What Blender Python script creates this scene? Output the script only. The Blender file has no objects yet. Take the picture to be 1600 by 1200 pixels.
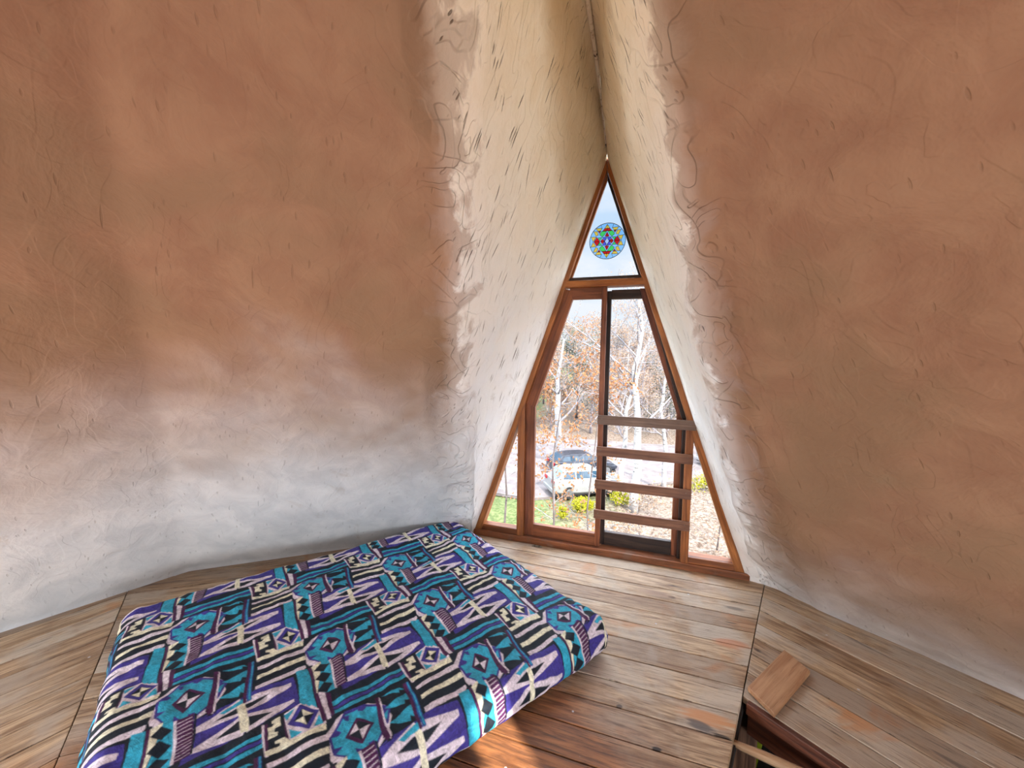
import bpy, math, random
import numpy as np
from mathutils import Vector, Matrix, noise

S = bpy.context.scene
COL = S.collection

# ---------------------------------------------------------------- camera
# Room frame: the window wall stands in the plane y = 0 (outdoors is +y), its sill is
# centred on x = 0, the attic floor is z = 0.
cam_d = bpy.data.cameras.new('camera')
cam_d.sensor_width = 36.0
cam_d.lens = 623.0 / 1600.0 * 36.0
cam_d.clip_start = 0.02
cam_d.clip_end = 600
cam = bpy.data.objects.new('camera', cam_d)
COL.objects.link(cam)
cam.matrix_world = Matrix((
    (0.947359, -0.036867, 0.318044, 0.31221),
    (0.319898, 0.067763, -0.945026, -2.94642),
    (0.013289, 0.997020, 0.075989, 1.50000),
    (0, 0, 0, 1)))
S.camera = cam

# ---------------------------------------------------------------- view
S.view_settings.view_transform = 'Standard'
S.view_settings.look = 'None'
S.view_settings.exposure = 0.2
S.view_settings.gamma = 1.0
S.view_settings.use_curve_mapping = False
S.cycles.use_denoising = True
S.cycles.use_adaptive_sampling = True
S.cycles.adaptive_threshold = 0.07
S.cycles.adaptive_min_samples = 16
S.cycles.max_bounces = 7
S.cycles.diffuse_bounces = 4
S.cycles.glossy_bounces = 2
S.cycles.transparent_max_bounces = 16
S.cycles.sample_clamp_indirect = 6.0

# ---------------------------------------------------------------- world: pale autumn sky, brighter overhead
w = bpy.data.worlds.new('sky'); S.world = w; w.use_nodes = True
nt = w.node_tree; nt.nodes.clear()
out = nt.nodes.new('ShaderNodeOutputWorld'); bg = nt.nodes.new('ShaderNodeBackground')
tc = nt.nodes.new('ShaderNodeTexCoord'); sep = nt.nodes.new('ShaderNodeSeparateXYZ')
nt.links.new(tc.outputs['Generated'], sep.inputs[0])
mp = nt.nodes.new('ShaderNodeMapping'); mp.inputs['Scale'].default_value = (1.0, 1.0, 2.2)
mp.inputs['Location'].default_value = (0.35, 0.1, 0.22)
nt.links.new(tc.outputs['Generated'], mp.inputs[0])
nz = nt.nodes.new('ShaderNodeTexNoise'); nz.inputs['Scale'].default_value = 3.2; nz.inputs['Detail'].default_value = 7
nt.links.new(mp.outputs[0], nz.inputs['Vector'])
cr = nt.nodes.new('ShaderNodeValToRGB')
cr.color_ramp.elements[0].position = 0.36; cr.color_ramp.elements[0].color = (0.52, 0.68, 0.88, 1)
cr.color_ramp.elements[1].position = 0.52; cr.color_ramp.elements[1].color = (0.80, 0.84, 0.92, 1)
nt.links.new(nz.outputs['Fac'], cr.inputs[0])
hz = nt.nodes.new('ShaderNodeMapRange'); hz.inputs['From Min'].default_value = 0.0; hz.inputs['From Max'].default_value = 0.16
hz.inputs['To Min'].default_value = 0.8; hz.inputs['To Max'].default_value = 0.0
nt.links.new(sep.outputs['Z'], hz.inputs['Value'])
mixh = nt.nodes.new('ShaderNodeMix'); mixh.data_type = 'RGBA'
nt.links.new(hz.outputs[0], mixh.inputs['Factor']); nt.links.new(cr.outputs[0], mixh.inputs[6])
mixh.inputs[7].default_value = (0.80, 0.84, 0.90, 1)
st = nt.nodes.new('ShaderNodeMapRange'); st.interpolation_type = 'SMOOTHSTEP'
st.inputs['From Min'].default_value = 0.42; st.inputs['From Max'].default_value = 0.62
st.inputs['To Min'].default_value = 0.0; st.inputs['To Max'].default_value = 1.0
nt.links.new(sep.outputs['Z'], st.inputs['Value'])
# sky brightened out of view, overhead and to the sides, as added fill
ax = nt.nodes.new('ShaderNodeMath'); ax.operation = 'ABSOLUTE'; nt.links.new(sep.outputs['X'], ax.inputs[0])
sd = nt.nodes.new('ShaderNodeMapRange'); sd.interpolation_type = 'SMOOTHSTEP'
sd.inputs['From Min'].default_value = 0.48; sd.inputs['From Max'].default_value = 0.75; nt.links.new(ax.outputs[0], sd.inputs['Value'])
lo = nt.nodes.new('ShaderNodeMapRange'); lo.interpolation_type = 'SMOOTHSTEP'
lo.inputs['From Min'].default_value = 0.0; lo.inputs['From Max'].default_value = 0.12; nt.links.new(sep.outputs['Z'], lo.inputs['Value'])
sl_ = nt.nodes.new('ShaderNodeMath'); sl_.operation = 'MULTIPLY'; nt.links.new(sd.outputs[0], sl_.inputs[0]); nt.links.new(lo.outputs[0], sl_.inputs[1])
mxs = nt.nodes.new('ShaderNodeMath'); mxs.operation = 'MAXIMUM'; nt.links.new(st.outputs[0], mxs.inputs[0]); nt.links.new(sl_.outputs[0], mxs.inputs[1])
stm = nt.nodes.new('ShaderNodeMath'); stm.operation = 'MULTIPLY_ADD'; nt.links.new(mxs.outputs[0], stm.inputs[0]); stm.inputs[1].default_value = 9.0; stm.inputs[2].default_value = 1.0
nt.links.new(mixh.outputs[2], bg.inputs[0]); nt.links.new(stm.outputs[0], bg.inputs[1]); nt.links.new(bg.outputs[0], out.inputs[0])

# ---------------------------------------------------------------- sun and unseen fill lamps added behind the viewer
def add_light(name, kind, loc, direction, energy, color, **kw):
    d = bpy.data.lights.new(name, kind); d.energy = energy; d.color = color
    for k, v in kw.items(): setattr(d, k, v)
    o = bpy.data.objects.new(name, d); COL.objects.link(o); o.location = loc
    o.rotation_euler = Vector(direction).to_track_quat('-Z', 'Y').to_euler()
    return o
SUN_HOLE = Vector((1.36, -3.64, 1.86)); SUN_SPOT = Vector((-0.17, -1.62, 0.0))
add_light('sun', 'SUN', (6, -8, 9), SUN_SPOT - SUN_HOLE, 14.0, (1.0, 0.93, 0.82), angle=math.radians(0.8))
SIDE = ((3, 62, (0.86, 0.93, 1.0)), (7, 56, (0.92, 0.96, 1.0)))
for k, e, c in SIDE:      # fill lamps added low in unseen bays, right and left behind the viewer
    a = math.radians(36 * k); r = 2.50
    p = Vector((r * math.sin(a), -3.06 + r * math.cos(a), 0.72))
    add_light('side_fill', 'AREA', p, (-math.sin(a), -math.cos(a), -0.22), e, c, shape='RECTANGLE', size=1.1, size_y=0.9)
for k, e, c in ((4, 3, (1.0, 0.88, 0.78)), (5, 3, (1.0, 0.88, 0.78)), (6, 3, (1.0, 0.88, 0.78))):  # warm fill lamps added out of view at the rear
    a = math.radians(36 * k); r = 1.98
    p = Vector((r * math.sin(a), -3.06 + r * math.cos(a), 1.35))
    add_light('rear_fill', 'AREA', p, (-math.sin(a), -math.cos(a), -0.5), e, c, shape='RECTANGLE', size=0.9, size_y=0.9)

# ---------------------------------------------------------------- material helpers
class NT:
    def __init__(self, name):
        self.m = bpy.data.materials.new(name); self.m.use_nodes = True
        self.t = self.m.node_tree; self.t.nodes.clear()
        self.out = self.n('OutputMaterial')
    def n(self, kind, **kw):
        nd = self.t.nodes.new('ShaderNode' + kind)
        for k, v in kw.items():
            if k.startswith('_'): nd.inputs[k[1:].replace('_', ' ')].default_value = v
            else: setattr(nd, k, v)
        return nd
    def l(self, a, b): self.t.links.new(a, b)
    def coord(self, scale=(1, 1, 1), rot=(0, 0, 0), src=None):
        if src is None:
            src = self.n('TexCoord').outputs['Object']
        m = self.n('Mapping'); m.inputs['Rotation'].default_value = rot; m.inputs['Scale'].default_value = scale
        self.l(src, m.inputs[0]); return m.outputs[0]
    def noise(self, vec, scale, detail=4, rough=0.55, dist=0.0):
        n = self.n('TexNoise'); n.inputs['Scale'].default_value = scale; n.inputs['Detail'].default_value = detail
        n.inputs['Roughness'].default_value = rough; n.inputs['Distortion'].default_value = dist
        self.l(vec, n.inputs['Vector']); return n.outputs['Fac']
    def ramp(self, fac, stops):
        r = self.n('ValToRGB'); e = r.color_ramp.elements
        while len(e) < len(stops): e.new(0.5)
        for i, (p, c) in enumerate(stops):
            e[i].position = p; e[i].color = (c[0], c[1], c[2], 1) if not isinstance(c, (int, float)) else (c, c, c, 1)
        self.l(fac, r.inputs[0]); return r.outputs[0]
    def mr(self, v, a, b, c=0.0, d=1.0, smooth=True):
        r = self.n('MapRange'); r.interpolation_type = 'SMOOTHSTEP' if smooth else 'LINEAR'
        for k, x in zip(('From Min', 'From Max', 'To Min', 'To Max'), (a, b, c, d)): r.inputs[k].default_value = x
        self.l(v, r.inputs['Value']); return r.outputs[0]
    def mix(self, f, a, b, mode='MIX'):
        m = self.n('Mix'); m.data_type = 'RGBA'; m.blend_type = mode
        for sock, v in ((m.inputs['Factor'], f), (m.inputs[6], a), (m.inputs[7], b)):
            if isinstance(v, (int, float)): sock.default_value = v
            elif isinstance(v, tuple): sock.default_value = (v[0], v[1], v[2], 1)
            else: self.l(v, sock)
        return m.outputs[2]
    def math(self, op, a, b=None):
        m = self.n('Math'); m.operation = op
        for i, v in enumerate((a, b)):
            if v is None: continue
            if isinstance(v, (int, float)): m.inputs[i].default_value = v
            else: self.l(v, m.inputs[i])
        return m.outputs[0]
    def bsdf(self, color, rough=0.6, bump=None, dist=0.01, strength=1.0, metallic=0.0, spec=0.5, **kw):
        b = self.n('BsdfPrincipled')
        if isinstance(color, tuple): b.inputs['Base Color'].default_value = (*color[:3], 1)
        else: self.l(color, b.inputs['Base Color'])
        if isinstance(rough, (int, float)): b.inputs['Roughness'].default_value = rough
        else: self.l(rough, b.inputs['Roughness'])
        b.inputs['Metallic'].default_value = metallic
        b.inputs['Specular IOR Level'].default_value = spec
        for k, v in kw.items(): b.inputs[k.replace('_', ' ')].default_value = v
        if bump is not None:
            bp = self.n('Bump'); bp.inputs['Distance'].default_value = dist; bp.inputs['Strength'].default_value = strength
            self.l(bump, bp.inputs['Height']); self.l(bp.outputs[0], b.inputs['Normal'])
        self.l(b.outputs[0], self.out.inputs[0]); return b

def sr(r, g, b):
    f = lambda c: (c / 255 / 12.92) if c <= 10.3 else ((c / 255 + 0.055) / 1.055) ** 2.4
    return (f(r), f(g), f(b))

def flat(name, color, rough=0.6, **kw):
    t = NT(name)
    v = t.noise(t.coord(), kw.pop('nscale', 9.0), 4)
    amt = kw.pop('amt', 0.25)
    c = t.mix(t.mr(v, 0.3, 0.7), tuple(x * (1 - amt) for x in color), tuple(min(1, x * (1 + amt)) for x in color))
    t.bsdf(c, rough, **kw); return t.m

def wood(name, light, dark, direction, rough=0.5, grain=1.0, wear=None):
    """stained timber, grain running along the given direction"""
    t = NT(name)
    light = tuple(x * 0.85 for x in light)
    q = Vector(direction).normalized().to_track_quat('X', 'Z').inverted().to_euler()
    c = t.coord((1, 1, 1), tuple(q))
    m = t.n('Mapping'); m.inputs['Scale'].default_value = (1.2, 22, 22); t.l(c, m.inputs[0])
    g = t.noise(m.outputs[0], 2.2 * grain, 6, 0.6, 0.6)
    g2 = t.noise(m.outputs[0], 9.0 * grain, 4, 0.7)
    blot = t.noise(c, 3.5, 3)
    col = t.mix(t.mr(g, 0.32, 0.68), dark, light)
    col = t.mix(t.mr(blot, 0.35, 0.75, 0.0, 0.45), col, tuple(x * 0.45 for x in dark))
    col = t.mix(t.mr(g2, 0.56, 0.72, 0.0, 0.55), col, tuple(x * 0.35 for x in dark))
    if wear is not None:
        wn = t.noise(c, 7.0, 5, 0.7)
        col = t.mix(t.mr(wn, 0.5, 0.68, 0.0, 0.85), col, wear)
    t.bsdf(col, rough, t.math('ADD', g, g2), 0.002, 0.5)
    return t.m
# ================================================================= mesh helpers
class MB:
    def __init__(self): self.v = []; self.f = []; self.mi = []
    def add(self, vs, fs, mi=0):
        o = len(self.v); self.v += [tuple(p) for p in vs]; self.f += [tuple(i + o for i in f) for f in fs]; self.mi += [mi] * len(fs)
    def box(self, a, b, mi=0):
        (x0, y0, z0), (x1, y1, z1) = a, b
        self.add([(x0, y0, z0), (x1, y0, z0), (x1, y1, z0), (x0, y1, z0), (x0, y0, z1), (x1, y0, z1), (x1, y1, z1), (x0, y1, z1)],
                 [(0, 3, 2, 1), (4, 5, 6, 7), (0, 1, 5, 4), (1, 2, 6, 5), (2, 3, 7, 6), (3, 0, 4, 7)], mi)
    def prism(self, poly, lo, hi, axis='y', mi=0):
        """polygon extruded along an axis (poly in the two other coordinates, in order)"""
        n = len(poly)
        def P(p, h): return (p[0], h, p[1]) if axis == 'y' else ((p[0], p[1], h) if axis == 'z' else (h, p[0], p[1]))
        area = sum(poly[i][0] * poly[(i + 1) % n][1] - poly[(i + 1) % n][0] * poly[i][1] for i in range(n))
        q = list(poly) if area > 0 else list(poly)[::-1]
        if axis == 'y': q = q[::-1]
        vs = [P(p, lo) for p in q] + [P(p, hi) for p in q]
        fs = [tuple(range(n))[::-1], tuple(range(n, 2 * n))] + [(i, (i + 1) % n, n + (i + 1) % n, n + i) for i in range(n)]
        self.add(vs, fs, mi)
    def tube(self, pts, rad, seg=6, mi=0, cap=True):
        pts = [Vector(p) for p in pts]; rings = []
        o = len(self.v)
        for i, p in enumerate(pts):
            d = (pts[min(i + 1, len(pts) - 1)] - pts[max(i - 1, 0)]).normalized()
            a = d.cross(Vector((0, 0, 1))) if abs(d.z) < 0.9 else d.cross(Vector((1, 0, 0)))
            a.normalize(); b = d.cross(a)
            r = rad[i] if isinstance(rad, (list, tuple)) else rad
            for k in range(seg):
                t = 2 * math.pi * k / seg
                self.v.append(tuple(p + a * (r * math.cos(t)) + b * (r * math.sin(t))))
        for i in range(len(pts) - 1):
            for k in range(seg):
                k2 = (k + 1) % seg
                self.f.append((o + i * seg + k, o + (i + 1) * seg + k, o + (i + 1) * seg + k2, o + i * seg + k2)); self.mi.append(mi)
        if cap:
            self.f.append(tuple(o + k for k in range(seg))); self.mi.append(mi)
            self.f.append(tuple(o + (len(pts) - 1) * seg + k for k in range(seg))[::-1]); self.mi.append(mi)
    def build(self, name, mats, parent=None, smooth=False, bevel=0.0, seg=2, label=None):
        me = bpy.data.meshes.new(name); me.from_pydata(self.v, [], self.f)
        if not isinstance(mats, (list, tuple)): mats = [mats]
        for m in mats: me.materials.append(m)
        if len(mats) > 1: me.polygons.foreach_set('material_index', self.mi)
        if smooth: me.polygons.foreach_set('use_smooth', [True] * len(me.polygons))
        me.update()
        o = bpy.data.objects.new(name, me); COL.objects.link(o)
        if parent is not None: o.parent = parent
        if bevel:
            b = o.modifiers.new('bevel', 'BEVEL'); b.width = bevel; b.segments = seg; b.limit_method = 'ANGLE'; b.angle_limit = 0.6
        if label: o['label'] = label
        return o

def empty(name, loc=(0, 0, 0)):
    o = bpy.data.objects.new(name, None); COL.objects.link(o); o.location = loc; o.empty_display_size = 0.1
    return o
def tag(o, label=None, cat=None, group=None, kind=None):
    if label: o['label'] = label
    if cat: o['category'] = cat
    if group: o['group'] = group
    if kind: o['kind'] = kind
    return o
def structure(o, label=None):
    o['kind'] = 'structure'
    if label: o['label'] = label
    return o

# ================================================================= plaster shell
def plaster_material():
    t = NT('rough_trowelled_plaster')
    obj = t.coord()
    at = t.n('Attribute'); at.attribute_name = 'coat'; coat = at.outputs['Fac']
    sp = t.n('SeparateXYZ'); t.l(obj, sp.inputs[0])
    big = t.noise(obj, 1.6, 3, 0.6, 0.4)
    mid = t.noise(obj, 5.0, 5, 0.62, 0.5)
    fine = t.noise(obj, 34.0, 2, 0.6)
    # light put into the plaster colour: window-lit grey low, brown above, bright cream cheeks
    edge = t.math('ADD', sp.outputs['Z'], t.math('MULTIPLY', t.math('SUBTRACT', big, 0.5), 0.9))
    edge = t.math('ADD', edge, t.mr(sp.outputs['X'], 0.3, 1.1, 0.0, 1.0))   # the painted-in lit grey stays on the left
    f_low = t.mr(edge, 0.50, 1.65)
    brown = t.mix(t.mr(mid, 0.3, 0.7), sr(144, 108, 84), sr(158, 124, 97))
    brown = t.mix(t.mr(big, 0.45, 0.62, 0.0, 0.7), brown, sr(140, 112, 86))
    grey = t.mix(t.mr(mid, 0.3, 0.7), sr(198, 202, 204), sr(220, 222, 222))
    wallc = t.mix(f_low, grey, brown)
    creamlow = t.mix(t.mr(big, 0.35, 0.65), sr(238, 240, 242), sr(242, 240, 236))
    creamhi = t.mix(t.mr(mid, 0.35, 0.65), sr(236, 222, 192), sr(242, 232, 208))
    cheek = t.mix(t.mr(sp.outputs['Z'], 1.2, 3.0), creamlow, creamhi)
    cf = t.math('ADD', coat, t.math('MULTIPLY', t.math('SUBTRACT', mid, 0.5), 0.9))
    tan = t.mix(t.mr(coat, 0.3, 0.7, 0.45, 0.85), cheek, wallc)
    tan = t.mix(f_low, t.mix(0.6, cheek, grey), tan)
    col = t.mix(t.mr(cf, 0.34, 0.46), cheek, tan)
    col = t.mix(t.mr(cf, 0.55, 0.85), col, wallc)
    # scored trowel strokes: short straight scratches, darker brown, thick on the cheeks
    axx = t.math('ABSOLUTE', sp.outputs['X'])
    cb = t.n('CombineXYZ'); t.l(axx, cb.inputs[0]); t.l(sp.outputs['Y'], cb.inputs[1]); t.l(sp.outputs['Z'], cb.inputs[2])
    wv = t.n('TexNoise'); wv.inputs['Scale'].default_value = 3.0; wv.inputs['Detail'].default_value = 1; t.l(obj, wv.inputs['Vector'])
    def strokes(rot, scale, size, share, warp):
        va = t.n('VectorMath'); va.operation = 'MULTIPLY_ADD'; t.l(wv.outputs['Color'], va.inputs[0]); va.inputs[1].default_value = (warp, warp, warp); t.l(cb.outputs[0], va.inputs[2])
        ro = t.n('Mapping'); ro.inputs['Rotation'].default_value = rot; t.l(va.outputs[0], ro.inputs[0])
        ms = t.n('Mapping'); ms.inputs['Scale'].default_value = scale; t.l(ro.outputs[0], ms.inputs[0])
        vo = t.n('TexVoronoi'); vo.inputs['Scale'].default_value = 1.0; vo.inputs['Randomness'].default_value = 1.0; t.l(ms.outputs[0], vo.inputs['Vector'])
        sc = t.n('SeparateColor'); t.l(vo.outputs['Color'], sc.inputs[0])
        body = t.mr(vo.outputs['Distance'], size * 0.5, size, 1.0, 0.0)
        return t.math('MULTIPLY', body, t.mr(sc.outputs[0], share, share + 0.02, 1.0, 0.0))
    g1 = strokes((0.10, 0.337, 0.0), (62, 62, 4.4), 0.28, 0.46, 0.05)
    g2 = strokes((-0.25, 0.337, 0.0), (44, 44, 3.6), 0.22, 0.36, 0.07)
    region = t.mr(t.noise(obj, 2.6, 2, 0.6), 0.40, 0.56)
    cheekw = t.mr(coat, 0.40, 0.75, 1.0, 0.0)
    marks = t.math('MULTIPLY', t.math('MAXIMUM', g1, g2), t.math('MULTIPLY', region, cheekw))
    marks = t.math('MAXIMUM', marks, t.math('MULTIPLY', g2, 0.22))
    marks = t.math('MULTIPLY', marks, t.mr(mid, 0.36, 0.5, 0.35, 1.0))
    col = t.mix(t.math('MULTIPLY', marks, 0.75), col, sr(84, 62, 40))
    stain = t.mr(t.noise(obj, 2.9, 6, 0.7, 1.0), 0.60, 0.72, 0.0, 0.30)
    col = t.mix(stain, col, sr(150, 128, 100))
    # overlapping trowelled plates with crisp ledges: two terraced noises
    def plates(scale, rot, freq, dist, steps):
        v = t.noise(t.coord(scale, rot), freq, 2, 0.45, dist)
        x = t.math('MULTIPLY', v, steps)
        fr = t.math('FRACT', x)
        return t.math('ADD', t.math('FLOOR', x), t.mr(fr, 0.86, 1.0))
    p1 = plates((1, 1, 0.6), (0.3, 0.1, 0.2), 3.0, 0.5, 9.0); p2 = plates((1, 1.2, 0.8), (1.1, 0.5, 0.3), 4.6, 0.9, 6.0)
    nearfold = t.math('MULTIPLY', t.mr(coat, 0.15, 0.42), t.mr(coat, 0.60, 1.0, 1.0, 0.14))
    nearfold = t.math('MAXIMUM', nearfold, t.mr(coat, 0.3, 0.5, 0.42, 0.0))
    h = t.math('MULTIPLY', t.math('ADD', t.math('MULTIPLY', p1, 0.30), t.math('MULTIPLY', p2, 0.30)), nearfold)
    h = t.math('ADD', h, t.math('MULTIPLY', mid, 0.55))
    h = t.math('ADD', h, t.math('MULTIPLY', fine, 0.07))
    h = t.math('SUBTRACT', h, t.math('MULTIPLY', marks, 0.35))
    t.bsdf(col, 0.82, h, 0.020, 0.9, spec=0.25)
    return t.m
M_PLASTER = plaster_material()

PEAK_SLOPE = 1.34; APO = 3.06
RIDGE = [(2.866, 0.0), (2.885, -0.05), (2.96, -0.21), (3.03, -0.42), (3.075, -0.63), (3.095, -0.85), (3.12, -1.06), (3.2, -1.55), (3.3, -2.0), (3.42, -2.45)]
CR_L = [(0, -1.02, 0.0), (0.25, -0.95, -0.17), (0.68, -0.80, -0.50), (1.18, -0.66, -0.89), (1.65, -0.53, -1.24), (1.93, -0.445, -1.40), (2.25, -0.355, -1.66), (2.49, -0.295, -1.87), (2.8, -0.21, -2.06), (3.1, -0.13, -2.26), (3.42, 0.0, -2.46)]
CR_R = [(0, 1.10, -0.02), (0.25, 0.985, -0.17), (0.45, 0.90, -0.32), (0.80, 0.775, -0.56), (1.23, 0.635, -0.78), (1.66, 0.505, -1.03), (1.90, 0.44, -1.24), (2.25, 0.345, -1.52), (2.5, 0.27, -1.72), (2.8, 0.20, -1.98), (3.1, 0.12, -2.22), (3.42, 0.0, -2.46)]
def lerp_tab(tab, z):
    for i in range(len(tab) - 1):
        if z <= tab[i + 1][0]:
            f = (z - tab[i][0]) / (tab[i + 1][0] - tab[i][0]); return [tab[i][k] + f * (tab[i + 1][k] - tab[i][k]) for k in range(1, len(tab[0]))]
    return list(tab[-1][1:])
def edge_pt(z, s):
    if z <= 2.866: return (s * (1.0 - 0.3484 * z), 0.012)
    return (0.0, lerp_tab(RIDGE, z)[0])
def cone_pt(z, th):
    a = APO - z / PEAK_SLOPE
    loc = (th + math.pi / 10) % (math.pi / 5) - math.pi / 10
    r = a / math.cos(loc); r = r * 0.75 + 0.25 * a * 1.02
    return (r * math.sin(th), -APO + r * math.cos(th))
def bell(x): return math.exp(-x * x)
def shell():
    zs = []; z = 0.0
    while z < 3.42: zs.append(z); z += 0.02
    zs.append(3.42)
    NP = 26; NR = 300
    rows = []; zones = []; ths = []
    for z in zs:
        cl = lerp_tab(CR_L, z); c_r = lerp_tab(CR_R, z)
        tl = math.atan2(cl[0], cl[1] + APO); tr = math.atan2(c_r[0], c_r[1] + APO)
        row = []; cw = []; tt = []
        e = edge_pt(z, -1)
        for i in range(NP):
            f = i / NP; row.append((e[0] + (cl[0] - e[0]) * f, e[1] + (cl[1] - e[1]) * f)); cw.append(max(0, (f - 0.62) / 0.38) * 0.45); tt.append(tl)
        if abs(tl) < 0.02 and z > 3.3: tl, tr = -0.02, 0.02
        a0, a1 = tl, tr - 2 * math.pi
        dl = (cl[0] - cone_pt(z, tl)[0], cl[1] - cone_pt(z, tl)[1]); dr = (c_r[0] - cone_pt(z, tr)[0], c_r[1] - cone_pt(z, tr)[1])
        for i in range(NR + 1):
            f = i / NR
            f = f + 0.10 * math.sin(2 * math.pi * f) * -1 * 0.9 / math.pi * 1.6
            th = a0 + (a1 - a0) * f; p = cone_pt(z, th)
            wl = bell((a0 - th) / 0.35); wr = bell((th - a1) / 0.35)
            row.append((p[0] + dl[0] * wl + dr[0] * wr, p[1] + dl[1] * wl + dr[1] * wr))
            m = min(a0 - th, th - a1); cw.append(0.45 + 0.55 * min(1, m / 0.10)); tt.append(th)
        e = edge_pt(z, 1)
        for i in range(NP):
            f = 1 - (i + 1) / NP; row.append((e[0] + (c_r[0] - e[0]) * f, e[1] + (c_r[1] - e[1]) * f)); cw.append(max(0, (f - 0.62) / 0.38) * 0.45); tt.append(a1)
        rows.append(row); zones.append(cw); ths.append(tt)
    A = np.array(rows); n = A.shape[1]
    for it in range(10):                      # soften the fold lines
        B = A.copy(); B[:, 1:-1] = 0.5 * A[:, 1:-1] + 0.25 * (A[:, :-2] + A[:, 2:])
        k = np.zeros(n)
        for c0 in (NP, NP + NR): k[max(0, c0 - 3):c0 + 4] = 1
        A = A * (1 - k[None, :, None]) + B * k[None, :, None]
    for it in range(4):                       # and along the height
        B = A.copy(); B[1:-1, 1:-1] = 0.5 * A[1:-1, 1:-1] + 0.25 * (A[:-2, 1:-1] + A[2:, 1:-1]); A[:, 2:-2] = B[:, 2:-2]
    V = np.zeros((len(zs), n, 3)); V[:, :, :2] = A; V[:, :, 2] = np.array(zs)[:, None]
    # lumps laid on by hand, strongest along the folds
    dx = np.gradient(V, axis=1); dz = np.gradient(V, axis=0); N = np.cross(dx, dz); N /= (np.linalg.norm(N, axis=2, keepdims=True) + 1e-9)
    C = np.array(zones)
    for i in range(len(zs)):
        for j in range(n):
            p = Vector(V[i, j])
            edge = min(j, n - 1 - j)
            if V[i, j, 1] < -3.4: continue
            k = min(1, edge / 3.0)
            nearfold = bell((C[i, j] - 0.5) / 0.22)
            a = 0.008 + 0.026 * nearfold + (0.008 if C[i, j] < 0.4 else 0.0)
            d = noise.noise(p * 3.1) * a + noise.noise(p * 9.0 + Vector((3, 1, 7))) * a * 0.45
            if C[i, j] > 0.9: d += 0.03 * noise.noise(p * 1.2)
            V[i, j] += N[i, j] * d * k
    V[0, :, 2] = -0.03
    T = np.array(ths)
    return V, C, T, zs, n
V, C, T, ZS, NCOL = shell()
def shell_part(name, keep, label):
    idx = {}; vs = []; fs = []; cs = []
    def vid(i, j):
        if (i, j) not in idx: idx[(i, j)] = len(vs); vs.append(tuple(V[i, j])); cs.append(float(C[i, j]))
        return idx[(i, j)]
    for i in range(len(ZS) - 1):
        for j in range(NCOL - 1):
            th = math.degrees(-T[i, j]) % 360; z = ZS[i]
            if not keep(th, j): continue
            hole = False
            if 0.85 <= z < 1.85 and any(abs(th - c) < 12 for c in (144, 180, 216)): hole = True
            if 0.25 <= z < 1.20 and any(abs(th - c) < 13 for c in (108, 252)): hole = True
            if 1.84 <= z < 2.10 and (240.6 < th < 244.6 or 245.3 < th < 247.6): hole = True
            if hole: continue
            fs.append((vid(i, j), vid(i, j + 1), vid(i + 1, j + 1), vid(i + 1, j)))
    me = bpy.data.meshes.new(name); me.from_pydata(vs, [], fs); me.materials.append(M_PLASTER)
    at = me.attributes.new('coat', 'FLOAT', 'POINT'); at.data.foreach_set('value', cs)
    me.polygons.foreach_set('use_smooth', [True] * len(me.polygons)); me.update()
    o = bpy.data.objects.new(name, me); COL.objects.link(o)
    return structure(o, label)
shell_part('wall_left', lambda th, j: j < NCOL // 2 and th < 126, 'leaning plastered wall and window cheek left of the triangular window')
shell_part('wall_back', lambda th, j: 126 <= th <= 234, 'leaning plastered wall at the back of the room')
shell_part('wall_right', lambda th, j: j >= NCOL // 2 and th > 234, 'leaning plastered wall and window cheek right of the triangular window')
# the closed peak
mb = MB(); ring = []
top = [tuple(V[-1, j]) for j in range(26, NCOL - 26)]
nt_ = len(top); mb.v = top + [(0, -APO, 4.05)]
for j in range(nt_ - 1): mb.f.append((j, j + 1, nt_)); mb.mi.append(0)
mb.f.append((nt_ - 1, 0, nt_)); mb.mi.append(0)
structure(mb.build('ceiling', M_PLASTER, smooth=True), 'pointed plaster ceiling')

# whitish batten strip peeling out of the ridge above the window
t = NT('flaking_white_batten')
c0 = t.coord()
c = t.mix(t.mr(t.noise(c0, 26, 4, 0.7), 0.50, 0.72), sr(226, 218, 200), sr(170, 150, 120))
c = t.mix(t.mr(t.noise(c0, 13, 3), 0.68, 0.71), c, sr(48, 34, 22))
t.bsdf(c, 0.8, t.noise(c0, 30, 4), 0.004, 0.8)
mb = MB()
pts = [(0.0, y, z - 0.020) for z, y in RIDGE[2:8]]
pts = [(0.0, -0.10, 2.895)] + pts
mb.tube(pts, [0.004, 0.007, 0.009, 0.010, 0.011, 0.012, 0.013], 7)
structure(mb.build('trim_1', t.m, smooth=True), 'thin whitish batten strip in the ridge crease above the window')

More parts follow.
